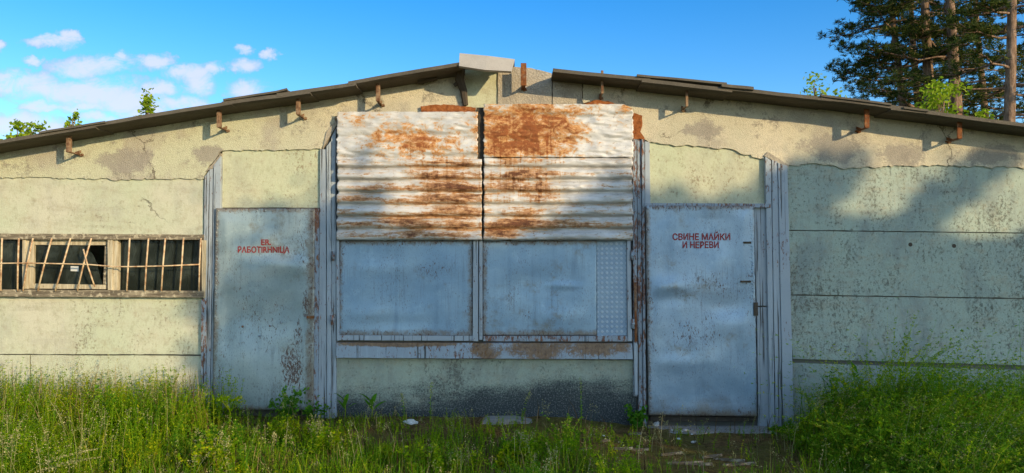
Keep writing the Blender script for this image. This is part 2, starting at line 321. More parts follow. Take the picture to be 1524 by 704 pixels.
m = Mat('dark_roof_sheet', .9, spec=.15)
col = m.mix(m.noise(5, 6, .7), (.06, .052, .04), (.15, .13, .10))
col = m.mix(m.step(m.noise(3, 6, .7, st=(.4, 2, 2)), .52, .7, 0, .6), col, (.05, .045, .038))
col = m.mix(m.step(m.noise(40, 4, .8), .6, .72, 0, .5), col, (.25, .23, .18))
m.set(col, None, None, m.bump(m.add(m.noise(50, 5, .7), m.noise(8, 4, .6)), .6, .008)); ROOF = m.m
m = Mat('light_fibre_cement', .9, spec=.15)
col = m.mix(m.noise(5, 6, .7), (.30, .275, .235), (.46, .42, .36)); col = m.mix(m.step(m.noise(60, 4, .8), .57, .7, 0, .5), col, (.2, .18, .14))
m.set(col, None, None, m.bump(m.noise(60, 5, .7), .6, .006)); RIDGE = m.m

m = Mat('dirty_glass', .08, spec=.5)
tr = m.n('ShaderNodeBsdfTransparent'); tr.inputs[0].default_value = (.35, .42, .36, 1)
ms = m.n('ShaderNodeMixShader'); dirt = m.step(m.add(m.noise(6, 6, .7, st=(1, 1, .7)), m.mul(m.noise(50, 4, .7), .2)), .5, .85, .10, .5)
m.set((.055, .065, .05), m.step(m.noise(9, 5, .7), .3, .7, .04, .25)); m.put(ms.inputs[0], m.add(dirt, .12))
m.nt.links.new(tr.outputs[0], ms.inputs[1]); m.nt.links.new(m.b.outputs[0], ms.inputs[2]); m.nt.links.new(ms.outputs[0], m.out.inputs[0])
GLASS = m.m
m = Mat('dark_hall_wall', .9); m.set(m.mix(m.noise(3, 5, .6), (.10, .10, .085), (.16, .15, .12))); INNER = m.m
m = Mat('dark_timber_and_gap', .9); m.set(m.mix(m.noise(12, 6, .7, st=(1, 1, .3)), (.03, .024, .018), (.10, .075, .05)), None, None, m.bump(m.noise(30, 5, .7), .6, .01)); TIMBER_GAP = m.m  # old timber; also the dark strips that stand in for shaded gaps
m = Mat('red_lettering', .7); fade = m.step(m.noise(45, 4, .7), .35, .75)
m.set(m.mix(m.step(m.noise(70, 5, .8), .60, .66, 0, .8), m.mix(fade, (.30, .018, .014), (.20, .04, .035)), (.24, .28, .32))); RED = m.m
m = Mat('chalky_white', .9); m.set(m.mix(m.noise(20, 5, .7), (.45, .44, .40), (.75, .73, .68)), None, None, m.bump(m.noise(30, 5, .7), .7, .01)); CHALK = m.m
m = Mat('paper_white', .8); m.set(m.mix(m.noise(30, 3, .6), (.5, .5, .46), (.62, .62, .58))); PAPER = m.m

# soil: brown, mossy, littered
m = Mat('mossy_soil', .95, spec=.1)
n1 = m.noise(1.6, 6, .7); n2 = m.noise(14, 7, .75); n3 = m.noise(70, 5, .8)
col = m.mix(m.step(n2, .35, .65), (.09, .055, .02), (.28, .165, .06))
col = m.mix(m.step(m.add(n1, m.mul(n2, .4)), .58, .82, 0, .7), col, (.14, .15, .025))
col = m.mix(m.step(m.noise(40, 6, .8), .57, .68, 0, .7), col, (.22, .15, .08))
col = m.mix(m.step(m.noise(90, 3, .8, st=(1, 2.2, 1)), .66, .72), col, (.34, .32, .28))
m.set(col, None, None, m.bump(m.add(m.mul(n2, 2), n3), 1.0, .02)); SOIL = m.m
m = Mat('bark', .95, spec=.1)
bk = m.noise(7, 6, .7, st=(1.4, 1.4, .35)); col = m.ramp(bk, [(.3, (.05, .035, .025)), (.5, (.20, .13, .085)), (.7, (.38, .26, .18))])
m.set(col, None, None, m.bump(bk, .9, .05)); BARK = m.m

def m_leaf(name, stops, trans=.35, rough=.55, patch=0):
    m = Mat(name, rough, spec=.04)
    col = m.ramp(m.island(), stops)
    if patch:                                               # stands of different plants: yellower, browner, bluer
        n1, n2, n3 = m.noise(1.1, 4, .6, loc=(3, 3, 0)), m.noise(1.6, 4, .65, loc=(8, 1, 0)), m.noise(2.3, 3, .6, loc=(1, 6, 0))
        col = m.mix(m.step(n1, .50, .66, 0, .75), col, m.mix(1.0, col, (1.9, 1.25, .6), 'MULTIPLY'))
        col = m.mix(m.step(n3, .54, .68, 0, .75), col, m.mix(1.0, col, (.55, .72, 1.5), 'MULTIPLY'))
        col = m.mix(m.mul(m.step(n2, .52, .62, 0, patch), m.step(m.island(), .35, .45)), col, (.26, .14, .045))
    m.set(col)
    tl = m.n('ShaderNodeBsdfTranslucent'); m.put(tl.inputs[0], m.mix(.3, col, (.24, .36, .01)))
    ms = m.n('ShaderNodeMixShader'); ms.inputs[0].default_value = trans
    m.nt.links.new(m.b.outputs[0], ms.inputs[1]); m.nt.links.new(tl.outputs[0], ms.inputs[2]); m.nt.links.new(ms.outputs[0], m.out.inputs[0])
    return m.m
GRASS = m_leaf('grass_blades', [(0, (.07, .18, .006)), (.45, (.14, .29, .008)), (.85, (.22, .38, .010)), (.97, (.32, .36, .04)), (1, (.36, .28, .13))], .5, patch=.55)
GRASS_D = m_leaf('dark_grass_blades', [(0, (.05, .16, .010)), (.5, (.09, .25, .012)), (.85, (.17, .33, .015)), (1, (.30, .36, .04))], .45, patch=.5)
SPRIG = m_leaf('weed_sprigs', [(0, (.09, .24, .006)), (.5, (.24, .42, .008)), (.85, (.42, .54, .010)), (1, (.55, .54, .05))], .55, patch=.35)
SPRIG_D = m_leaf('dark_weed_sprigs', [(0, (.06, .20, .012)), (.45, (.12, .31, .014)), (.78, (.28, .42, .02)), (1, (.55, .55, .08))], .5)
SEED = m_leaf('pale_seed_heads', [(0, (.20, .19, .07)), (.5, (.32, .30, .12)), (1, (.48, .42, .22))], .25)
DRY = m_leaf('dry_stems', [(0, (.04, .025, .012)), (.5, (.12, .07, .03)), (1, (.33, .22, .11))], .15)
LEAF = m_leaf('fresh_tree_leaves', [(0, (.16, .26, .012)), (.5, (.28, .40, .02)), (1, (.42, .50, .05))], .5)
LEAF_D = m_leaf('shade_tree_leaves', [(0, (.03, .07, .012)), (1, (.07, .12, .02))], .1)
WEEDL = m_leaf('green_weed_leaves', [(0, (.04, .15, .012)), (.6, (.08, .22, .015)), (1, (.15, .30, .02))], .35)
NEEDLE = m_leaf('pine_needles', [(0, (.016, .032, .010)), (.5, (.038, .062, .014)), (.85, (.085, .10, .02)), (1, (.19, .16, .04))], .12, .6)

# ------------------------------------------------------------------ mesh helpers
class MB:
    def __init__(s): s.v = []; s.f = []
    def addv(s, vs): b = len(s.v); s.v += [tuple(p) for p in vs]; return b
    def box(s, a, b):
        (x0, y0, z0), (x1, y1, z1) = a, b
        i = s.addv([(x0, y0, z0), (x1, y0, z0), (x1, y1, z0), (x0, y1, z0), (x0, y0, z1), (x1, y0, z1), (x1, y1, z1), (x0, y1, z1)])
        s.f += [tuple(i + k for k in q) for q in ((0, 3, 2, 1), (4, 5, 6, 7), (0, 1, 5, 4), (1, 2, 6, 5), (2, 3, 7, 6), (3, 0, 4, 7))]; return s
    def prism(s, pts, depth):                         # outline on the facade (front), pushed back by depth
        n = len(pts); i = s.addv(pts); s.addv([(p[0], p[1] + depth, p[2]) for p in pts])
        s.f.append(tuple(range(i + n - 1, i - 1, -1))); s.f.append(tuple(range(i + n, i + 2 * n)))
        for k in range(n): q = (k + 1) % n; s.f.append((i + k, i + q, i + n + q, i + n + k))
        return s
    def bar(s, p, q, w, d):                            # flat bar from p to q: w across the facade, d in depth
        p, q = Vector(p), Vector(q); ax = (q - p).normalized()
        side = Vector((0, 1, 0)).cross(ax)
        if side.length < .2: side = Vector((1, 0, 0))
        side.normalize(); dep = ax.cross(side).normalized()
        i = s.addv([c + side * a * w / 2 + dep * b * d / 2 for c in (p, q) for a, b in ((-1, -1), (1, -1), (1, 1), (-1, 1))])
        s.f += [tuple(i + k for k in qd) for qd in ((0, 3, 2, 1), (4, 5, 6, 7), (0, 1, 5, 4), (1, 2, 6, 5), (2, 3, 7, 6), (3, 0, 4, 7))]; return s
    def tube(s, pts, rad, n=6):
        pts = [Vector(p) for p in pts]; rings = []
        for k, p in enumerate(pts):
            ax = (pts[min(k + 1, len(pts) - 1)] - pts[max(k - 1, 0)]).normalized()
            a = ax.cross(Vector((.31, .93, .2)) if abs(ax.y) < .9 else Vector((1, 0, 0))).normalized(); b = ax.cross(a)
            r = rad[k] if isinstance(rad, (list, tuple)) else rad
            rings.append(s.addv([p + (a * math.cos(2 * math.pi * j / n) + b * math.sin(2 * math.pi * j / n)) * r for j in range(n)]))
        for r0, r1 in zip(rings, rings[1:]):
            for j in range(n): q = (j + 1) % n; s.f.append((r0 + j, r0 + q, r1 + q, r1 + j))
        s.f.append(tuple(rings[0] + j for j in range(n - 1, -1, -1))); s.f.append(tuple(rings[-1] + j for j in range(n))); return s
    def dome(s, c, r, h):                              # small rivet head facing the viewer
        n = 6; i = s.addv([(c[0] + r * math.cos(k * 2 * math.pi / n), c[1], c[2] + r * math.sin(k * 2 * math.pi / n)) for k in range(n)])
        j = s.addv([(c[0] + .6 * r * math.cos(k * 2 * math.pi / n), c[1] - h * .8, c[2] + .6 * r * math.sin(k * 2 * math.pi / n)) for k in range(n)])
        t = s.addv([(c[0], c[1] - h, c[2])])
        for k in range(n): q = (k + 1) % n; s.f += [(i + k, i + q, j + q, j + k), (j + k, j + q, t)]
        return s
    def rock(s, c, r, sx=1, sy=1, sz=.6, seed=0):
        nu, nv = 9, 6; b = len(s.v)
        for a in range(nv + 1):
            th = math.pi * a / nv
            for k in range(nu):
                ph = 2 * math.pi * k / nu; d = Vector((math.sin(th) * math.cos(ph), math.sin(th) * math.sin(ph), math.cos(th)))
                q = 1 + .45 * mn.noise(d * 1.7 + Vector((seed, seed * 2.3, 0)))
                s.v.append((c[0] + d.x * r * sx * q, c[1] + d.y * r * sy * q, c[2] + d.z * r * sz * q))
        for a in range(nv):
            for k in range(nu): q = (k + 1) % nu; s.f.append((b + a * nu + k, b + (a + 1) * nu + k, b + (a + 1) * nu + q, b + a * nu + q))
        return s
    def build(s, name, mat, parent=None, smooth=False, bevel=0):
        me = bpy.data.meshes.new(name); me.from_pydata(s.v, [], s.f)
        bm = bmesh.new(); bm.from_mesh(me); bmesh.ops.recalc_face_normals(bm, faces=bm.faces); bm.to_mesh(me); bm.free(); me.update()
        return link(name, me, mat, parent, smooth, bevel)
def link(name, me, mat, parent=None, smooth=False, bevel=0):
    me.materials.append(mat)
    if smooth: me.polygons.foreach_set('use_smooth', [True] * len(me.polygons))
    ob = bpy.data.objects.new(name, me); COL.objects.link(ob)
    if parent is not None: ob.parent = parent
    if bevel:
        md = ob.modifiers.new('bevel', 'BEVEL'); md.width = bevel; md.segments = 2; md.limit_method = 'ANGLE'; md.angle_limit = R(50)
    return ob
def np_mesh(name, V, Q, mat, parent=None, smooth=False):
    V = np.asarray(V, np.float32).reshape(-1, 3); Q = np.asarray(Q, np.int32).reshape(-1, 4)
    me = bpy.data.meshes.new(name); me.vertices.add(len(V)); me.vertices.foreach_set('co', V.ravel())
    me.loops.add(Q.size); me.loops.foreach_set('vertex_index', Q.ravel())
    me.polygons.add(len(Q)); me.polygons.foreach_set('loop_start', np.arange(len(Q), dtype=np.int32) * 4)
    me.polygons.foreach_set('loop_total', np.full(len(Q), 4, np.int32)); me.update(calc_edges=True)
    return link(name, me, mat, parent, smooth)
class Acc:                                             # gathers arrays of quads
    def __init__(s): s.V = []; s.Q = []; s.n = 0
    def add(s, V, Q):
        V = np.asarray(V).reshape(-1, 3); s.V.append(V); s.Q.append(np.asarray(Q).reshape(-1, 4) + s.n); s.n += len(V)
    def build(s, name, mat, parent=None, origin=None):
        V = np.concatenate(s.V)
        if origin is not None: V = V - np.asarray(origin)
        return np_mesh(name, V, np.concatenate(s.Q), mat, parent)
def tag(o, label, cat, group=None, kind=None):
    o['label'] = label; o['category'] = cat
    if group: o['group'] = group
    if kind: o['kind'] = kind
    return o
def setting(o): o['kind'] = 'structure'; return o
def empty(name, loc=(0, 0, 0)):
    o = bpy.data.objects.new(name, None); COL.objects.link(o); o.location = loc; o.empty_display_size = .2; return o
def jag(pts, amp, stepl=.05, seed=0.0, keep=()):       # ragged outline
    out = []; n = len(pts)
    for k in range(n):
        a, b = Vector(pts[k]), Vector(pts[(k + 1) % n]); L = (b - a).length; out.append(a)
        if k in keep or L < stepl: continue
        m_ = int(L / stepl); nd = Vector((-(b - a).z, 0, (b - a).x)).normalized()
        for i in range(1, m_):
            p = a.lerp(b, i / m_); q = mn.noise(Vector((p.x * 9 + seed, p.z * 9, seed))) * 1.0 + mn.noise(Vector((p.x * 31, p.z * 31 + seed, 4))) * .7
            out.append(p + nd * q * amp)
    return out
def px(pts, y): return [P(a, b, y) for a, b in pts]

# ================================================================== GROUND
def ground_h(x, y):
    h = .05 * mn.noise(Vector((x * .7, y * .7, 3))) + .022 * mn.noise(Vector((x * 3.1, y * 3.1, 1))) + .012 * mn.noise(Vector((x * 9, y * 9, 7)))
    return h - .02 + .10 / (1 + math.exp(min(50, (x - .8) * 5))) * math.exp(-(y / 1.3) ** 2) * (1 if y < .8 else 0)
xs = np.concatenate([[-900, -300, -100, -40, -18, -12], np.arange(-9, 9.01, .09), [12, 18, 40, 100, 300, 900]])
ys = np.concatenate([[-900, -300, -100, -40, -18, -9], np.arange(-6, .61, .08), [1.2, 3, 8, 14, 20, 40, 100, 300, 900]])
gv = []
for yv in ys:
    for xv in xs: gv.append((xv, yv, ground_h(xv, yv) if (abs(xv) < 9.1 and -6.1 < yv < .7) else -.03))
nx = len(xs)
gq = [(j * nx + i, j * nx + i + 1, (j + 1) * nx + i + 1, (j + 1) * nx + i) for j in range(len(ys) - 1) for i in range(nx - 1)]
setting(np_mesh('ground', gv, gq, SOIL, smooth=True))

# ================================================================== BUILDING
B = empty('workshop_building')
tag(B, 'derelict low gabled workshop with pale green concrete walls, blue grey steel doors and rusty sheets', 'building')
XL, XR = -330, 1860                                     # pixels of the side walls, outside the frame
def slab(name, pts, yf, depth, mat, amp=.004, seed=0.0, keep=(), bevel=0, stepl=.05):
    return MB().prism(jag(px(pts, yf), amp, stepl, seed, keep), depth).build(name, mat, B, bevel=bevel)
# concrete wall panels
slab('wall_panel', [(XL, 292), (-180, 264), (-60, 258), (303, 258), (303, 350), (XL, 348)], 0, .2, WALL_L, seed=1)
slab('wall_panel', [(XL, 439), (302, 443), (302, 527.4), (XL, 526)], 0, .2, WALL_L, seed=2)
slab('wall_panel', [(XL, 528), (44, 528.5), (44, 690), (XL, 690)], .004, .2, WALL_L, seed=3)
slab('wall_panel', [(46, 528.5), (302, 530), (300, 690), (46, 690)], .001, .2, WALL_L, seed=3.5)
slab('wall_panel', [(331, 217), (478, 215), (478, 309), (331, 309)], .003, .2, WALL_D, seed=4)
slab('wall_panel', [(966, 206), (1139, 206), (1139, 304), (966, 303)], .003, .2, WALL_D, seed=5)
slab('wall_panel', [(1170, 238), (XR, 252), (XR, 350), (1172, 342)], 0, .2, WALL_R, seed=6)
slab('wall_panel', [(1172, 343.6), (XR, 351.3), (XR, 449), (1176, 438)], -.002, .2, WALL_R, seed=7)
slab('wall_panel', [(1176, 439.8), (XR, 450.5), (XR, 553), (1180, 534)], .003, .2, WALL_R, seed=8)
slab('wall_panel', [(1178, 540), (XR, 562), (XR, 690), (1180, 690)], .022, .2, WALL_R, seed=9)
slab('wall_base', [(496, 533), (946, 536), (948, 690), (494, 690)], .0, .2, WALL_B, seed=10)
# two dark anchor holes in the right wall, small recessed cones read as discs
for a, b in ((1355, 364), (1420, 366)):
    c = P(a, b, -.004); MB().tube([c, c + Vector((0, .004, 0))], .022, 10).build('anchor_plug', TIMBER_GAP, B)
# gable plaster, left and right, ragged below, following the roof above
slab('gable_plaster', [(60, 264), (180, 267), (303, 266), (306, 258), (326, 227), (335, 224), (478, 222), (483, 215), (499, 184), (499, 173), (690, 173), (690, 107),
                       (655, 115), (630, 126), (600, 122), (520, 136), (440, 153), (330, 170), (180, 196), (0, 226), (-150, 251), (-150, 265)][::-1], -.019, .2, PLASTER, .024, 12, stepl=.028)
slab('gable_plaster', [(868, 173), (943, 173), (946, 205), (966, 212), (1030, 217), (1090, 222), (1120, 234), (1150, 238), (1172, 246), (1215, 243), (1250, 250), (1400, 246), (XR, 258),
                       (XR, 238), (1524, 199), (1430, 186), (1285, 169), (1180, 155), (1080, 143), (960, 124), (868, 112)][::-1], -.019, .2, PLASTER, .024, 14, stepl=.028)
slab('gable_panel', [(692, 104), (742, 104), (740, 170), (692, 170)], -.012, .2, WALL_D, .005, 15)
slab('concrete_block', [(741, 103), (764, 99), (790, 101), (821, 109), (821, 172), (741, 172)][::1], -.030, .25, GREYCAST, .007, 16)
slab('concrete_block', [(822.5, 106), (866, 112), (868, 172), (822.5, 172)], -.026, .25, GREYCAST, .006, 17)
# dark core behind the joints, with the window opening left free, and the hall behind
core = MB()
def corebox(x0, y0_, x1, y1_): a, b = P(x0, y1_, 0), P(x1, y0_, 0); core.box((a.x, .035, a.z), (b.x, .22, b.z))
core.prism(px([(XL, 348), (XL, 285), (0, 232), (330, 178), (690, 120), (868, 120), (1080, 150), (1524, 205), (XR, 258), (XR, 700), (306, 700), (306, 348)], .035), .185)
core.prism(px([(XL, 700), (XL, 441), (305.8, 441), (305.8, 700)], .035), .185)
core.build('wall_core', INNER, B)
xl, xr = P(XL, 300).x, P(XR, 300).x
MB().box((xl, .225, -.3), (xl + .2, 12, 2.42)).build('side_wall', WALL_L, B)
MB().box((xr - .2, .225, -.3), (xr, 12, 2.55)).build('side_wall', WALL_R, B)
zr = P(780, 110).z
MB().prism([(xl + .21, 11.8, -.3), (xr - .21, 11.8, -.3), (xr - .21, 11.8, 2.5), (0.1, 11.8, zr - .1), (xl + .21, 11.8, 2.35)], .2).build('back_wall', WALL_L, B)
MB().box((xl + .21, .225, -.1), (xr - .21, 11.79, .06)).build('hall_floor', CONC, B)
# roof: front row of overlapping sheets along the verge, main slopes behind
YE = -.38
def roof_sheet(x0, y0_, x1, y1_, th=.036, yb=.95, lift=0.0, yf=YE, curl=0.0):
    a, b = P(x0, y0_, yf), P(x1, y1_, yf); n = 7; top = []; 
    mb = MB(); rows = []
    for r, yv in enumerate((yf, yf + .05, yf + .2, .1, .5, yb)):
        row = []
        for k in range(n):
            t = k / (n - 1); p = a.lerp(b, t)
            z = p.z + .006 * mn.noise(Vector((p.x * 3, yv * 4, x0))) + curl * max(0, t - .7) ** 2 * 3 - (0.012 if r in (1, 3) else 0)
            row.append((p.x, yv + (.012 * mn.noise(Vector((p.x * 5, x0, 2))) if r == 0 else 0), z))
        rows.append(row)
    it = [mb.addv(r_) for r_ in rows]; ib = [mb.addv([(q[0], q[1], q[2] - th) for q in r_]) for r_ in rows]
    for r in range(len(rows) - 1):
        for k in range(n - 1):
            mb.f += [(it[r] + k, it[r] + k + 1, it[r + 1] + k + 1, it[r + 1] + k), (ib[r] + k, ib[r + 1] + k, ib[r + 1] + k + 1, ib[r] + k + 1)]
    e = len(rows) - 1
    for k in range(n - 1):
        mb.f += [(it[0] + k, ib[0] + k, ib[0] + k + 1, it[0] + k + 1), (it[e] + k, it[e] + k + 1, ib[e] + k + 1, ib[e] + k)]
    for r in range(e):
        mb.f += [(it[r], it[r + 1], ib[r + 1], ib[r]), (it[r] + n - 1, ib[r] + n - 1, ib[r + 1] + n - 1, it[r + 1] + n - 1)]
    return mb.build('roof_sheet', ROOF, B)
roof_sheet(XL - 20, 266, 142, 184.5); roof_sheet(58, 196, 156, 180, .02, yf=YE - .02); roof_sheet(134, 184, 345, 149.5); roof_sheet(332, 147, 427, 132.5, .02, yf=YE - .015, curl=.05)
roof_sheet(330, 151.5, 462, 133.5); roof_sheet(412, 139, 530, 122); roof_sheet(518, 121, 688, 92)
roof_sheet(823, 101.5, 968, 116); roof_sheet(948, 110, 1082, 123, .022, yf=YE - .015); roof_sheet(955, 117, 1090, 132); roof_sheet(1074, 124, 1122, 129, .03, yf=YE - .03)
roof_sheet(1080, 128.5, 1238, 146); roof_sheet(1222, 143, 1345, 158.5); roof_sheet(1222, 140.5, 1327, 154, .02, yf=YE - .02); roof_sheet(1326, 158, 1400, 167); roof_sheet(1345, 158.5, 1382, 163, .02, yf=YE - .02)
roof_sheet(1378, 164, XR + 20, 230)
def slope(x0, y0_, x1, y1_):
    a, b = P(x0, y0_, YE), P(x1, y1_, YE); pts = []
    mb = MB(); n = 64
    i = mb.addv([(a.x, .90 + 11.4 * k / n, a.z - .06 + .02 * math.sin(k * 1.9)) for k in range(n + 1)]); j = mb.addv([(b.x, .90 + 11.4 * k / n, b.z - .06 + .02 * math.sin(k * 1.9)) for k in range(n + 1)])
    i2 = mb.addv([(a.x, .90 + 11.4 * k / n, a.z - .09) for k in range(n + 1)]); j2 = mb.addv([(b.x, .90 + 11.4 * k / n, b.z - .09) for k in range(n + 1)])
    for k in range(n): mb.f += [(i + k, j + k, j + k + 1, i + k + 1), (i2 + k, i2 + k + 1, j2 + k + 1, j2 + k)]
    mb.f += [(i, i2, j2, j), (i + n, j + n, j2 + n, i2 + n)]
    mb.build('roof_slope', ROOF, B)
slope(XL - 20, 264, 762, 84); slope(762.5, 93, XR + 20, 228)
# light ridge tile hanging over the verge
rp = [P(684, 79, -.30), P(726, 83, -.32), P(766, 88, -.30), P(761, 106, -.42), P(722, 104, -.45), P(683, 98, -.42)]
mb = MB(); i = mb.addv(rp); mb.addv([p + Vector((.0, .03, -.012)) for p in rp]); k = mb.addv([p + Vector((.0, .8, -.02)) for p in rp[:3]])
mb.f += [(i, i + 5, i + 4, i + 1), (i + 1, i + 4, i + 3, i + 2), (i + 6, i + 7, i + 10, i + 11), (i + 7, i + 8, i + 9, i + 10), (i, i + 6, i + 11, i + 5), (i + 5, i + 11, i + 10, i + 4), (i + 4, i + 10, i + 9, i + 3), (i + 2, i + 3, i + 9, i + 8)]
mb.f += [(i, i + 1, k + 1, k), (i + 1, i + 2, k + 2, k + 1)]
mb.build('ridge_tile', RIDGE, B)
# steel eave brackets
def bracket(x, yt, yb, mat, yo=-.25, wd=.055, foot=.0):
    t, b = P(x, yt, yo), P(x, yb, yo); t.z += .05
    mb = MB(); mb.bar(t, b, wd, .012); mb.bar(t + Vector((wd / 2, .02, 0)), b + Vector((wd / 2, .02, 0)), .008, .04)
    e = Vector((b.x + foot, -.0, b.z + .004)); mb.bar(b + Vector((0, -.01, 0)), e, wd * .8, .012)
    mb.bar(Vector((b.x, yo * .45, b.z + .006)), Vector((b.x, -.0, b.z + .045)), .012, .03)
    mb.tube([e + Vector((-.0, -.03, -.01)), e + Vector((.035, -.03, .0))], .016, 6)
    return mb.build('eave_bracket', mat, B, bevel=.003)
for x, a, b in ((101, 200, 226), (325, 163, 189), (443, 144, 170), (562, 122, 150)): bracket(x, a, b, BRKT, wd=.036)
for x, a, b in ((896, 112, 139), (1022, 130, 158)): bracket(x, a, b, BRKT, wd=.024)
for x, a, b in ((1290, 158, 190), (1428, 176, 206)): bracket(x, a, b, RUST, wd=.05)
bracket(779, 101, 127, RUST, yo=-.22, wd=.055)
# broken timber rafter end under the ridge
mb = MB(); mb.tube([P(687, 100, -.2), P(684, 118, -.12), P(690, 135, -.06), P(693, 157, -.05)], [.045, .05, .04, .03], 7); mb.tube([P(684, 122, -.1), P(676, 127, -.08)], [.03, .02], 6)
mb.build('rafter_end', TIMBER_GAP, B)
MB().tube([P(622, 120, -.1), P(650, 114, -.1)], [.04, .04], 6).build('rafter_end', TIMBER_GAP, B)

# corrugated sheets over the upper opening
def corrugated(x0, yt, x1, yb, y0, pitch, amp, seed, torn=0.0, crump=.012):
    a, b = P(x0, yb, y0), P(x1, yt, y0); nxg, nz = 110, 84; V = []
    for r in range(nz + 1):
        for c in range(nxg + 1):
            s_, t_ = c / nxg, r / nz
            xj = (mn.noise(Vector((seed, t_ * 14, 0))) * .014 + mn.noise(Vector((seed, t_ * 40, 0))) * .006)
            x = a.x + (b.x - a.x) * s_ + xj * (1 if s_ < .03 or s_ > .97 else 0)
            zb = mn.noise(Vector((s_ * 9, seed, 1))) * .008 + mn.noise(Vector((s_ * 38, seed, 1))) * .005
            z = a.z + (b.z - a.z) * t_ + zb * (1 if t_ < .03 or t_ > .97 else 0)
            ph = 2 * math.pi * (z + .010 * mn.noise(Vector((x * 1.8, z * 2, seed)))) / pitch
            w_ = math.sin(ph); w_ = w_ + .38 * math.sin(2 * ph + 1.0) + .12 * math.sin(3 * ph + 2.2)
            q = Vector((x * 4, z * 12, seed)); amp2 = amp * (.8 + .5 * mn.noise(Vector((x * 1.3, z * 3, seed + 5))))
            d = amp2 * w_ + crump * mn.noise(q) + crump * .7 * mn.noise(q * 2.7)
            dn = mn.noise(Vector((x * 3.2, z * 6, seed + 9))); d -= .03 * max(0, dn - .35)
            if torn: z -= torn * max(0, s_ - .93) / .07 * max(0, t_ - .9) / .1
            V.append((x, y0 - d, z))
    Q = [(r * (nxg + 1) + c, r * (nxg + 1) + c + 1, (r + 1) * (nxg + 1) + c + 1, (r + 1) * (nxg + 1) + c) for r in range(nz) for c in range(nxg)]
    o = np_mesh('corrugated_sheet', V, Q, ZINC, B, True); sd = o.modifiers.new('thickness', 'SOLIDIFY'); sd.thickness = .003; return o
corrugated(501, 166, 711, 243, -.112, .235, .011, 1.0, crump=.013)
corrugated(501, 237, 717, 358, -.112, .128, .027, 2.0, crump=.015)
corrugated(720, 155, 942, 234, -.114, .25, .010, 3.0, torn=.05, crump=.014)
corrugated(720, 229, 941, 358, -.114, .128, .027, 4.0, crump=.015)
slab('rust_and_gap_strip', [(626, 158), (660, 155), (708, 160), (708, 169), (626, 169)], -.06, .03, ORUST, .014, 21, stepl=.025)
slab('brick_rubble', [(868, 154), (885, 149), (905, 150), (918, 156), (916, 166), (868, 166)], -.05, .04, ORUST, .016, 22, stepl=.025)
slab('broken_brick', [(943, 168), (956, 172), (956, 187), (953, 196), (960, 207), (941, 207)], -.045, .05, ORUST, .010, 23, stepl=.025)
slab('rust_and_gap_strip', [(709, 160), (721, 160), (721, 240), (709, 240)], -.07, .02, TIMBER_GAP, .003, 24)  # no rust here: dark filler in place of the shaded gap between sheets

# blue grey jamb boards
def board(pts, yf, depth=.06, mat=BOARD, amp=.0025, seed=0.0): return slab('jamb_board', pts, yf, depth, mat, amp, seed, bevel=.003, stepl=.06)
board([(304.5, 263), (317, 246), (312, 640), (301, 640)], -.030, .08, BOARD, .003, 31)
board([(318, 246), (328.5, 232), (328, 640), (313, 640)], -.045, .08, BOARD, .002, 32)
board([(299.5, 445), (307, 445), (305, 640), (298, 640)], -.052, .05, BOARD_RUST, .003, 33)
board([(476.5, 222), (485, 222), (486, 640), (473, 640)], -.030, .08, BOARD, .003, 34)
board([(485.8, 218), (492, 210), (493, 640), (486.8, 640)], -.045, .08, BOARD, .003, 35)
board([(492.8, 205), (500, 190), (500.5, 640), (493.8, 640)], -.028, .08, BOARD, .003, 36)
board([(467.5, 310), (474.5, 310), (473, 640), (466, 640)], -.055, .06, BOARD_RUST, .002, 37)
board([(941.5, 205), (947.5, 205), (949, 590), (943, 590)], -.042, .08, BOARD_RUST, .003, 38)
board([(948.3, 205), (954, 207), (957, 640), (950, 640)], -.028, .08, BOARD_RUST, .003, 39)
board([(955, 207), (959, 208), (962, 640), (958, 640)], -.048, .08, BOARD_RUST, .002, 40)
board([(960, 210), (967, 212), (968, 304), (960, 304)], -.030, .06, BOARD, .002, 41)
board([(1139, 233), (1147.5, 239), (1153, 640), (1146, 640)], -.050, .08, BOARD, .003, 42)
board([(1148.3, 238), (1157, 240), (1165, 640), (1154, 640)], -.036, .08, BOARD, .003, 43)
board([(1157.8, 242), (1172, 247), (1182, 640), (1166, 640)], -.046, .08, BOARD, .003, 44)
board([(959, 302), (1147, 303), (1147, 309), (959, 308)], -.062, .05, BOARD_RUST, .002, 45)
board([(1122, 309), (1140, 309.5), (1144, 455), (1126, 455)], -.020, .05, BOARD, .002, 46)
board([(1126, 457), (1144, 457), (1147, 640), (1129, 640)], -.016, .05, BOARD, .002, 47)
for pts in ([(306, 255), (317, 243), (329, 228), (329, 234), (318, 250)], [(480, 222), (489, 206), (501, 186), (501, 178), (486, 196)], [(1137, 232), (1143, 226), (1174, 246), (1172, 250)]):
    slab('broken_edge', pts, -.035, .06, GREYCAST, .004, pts[0][0])
# rusty strap beside the left door's threshold stays part of the frame

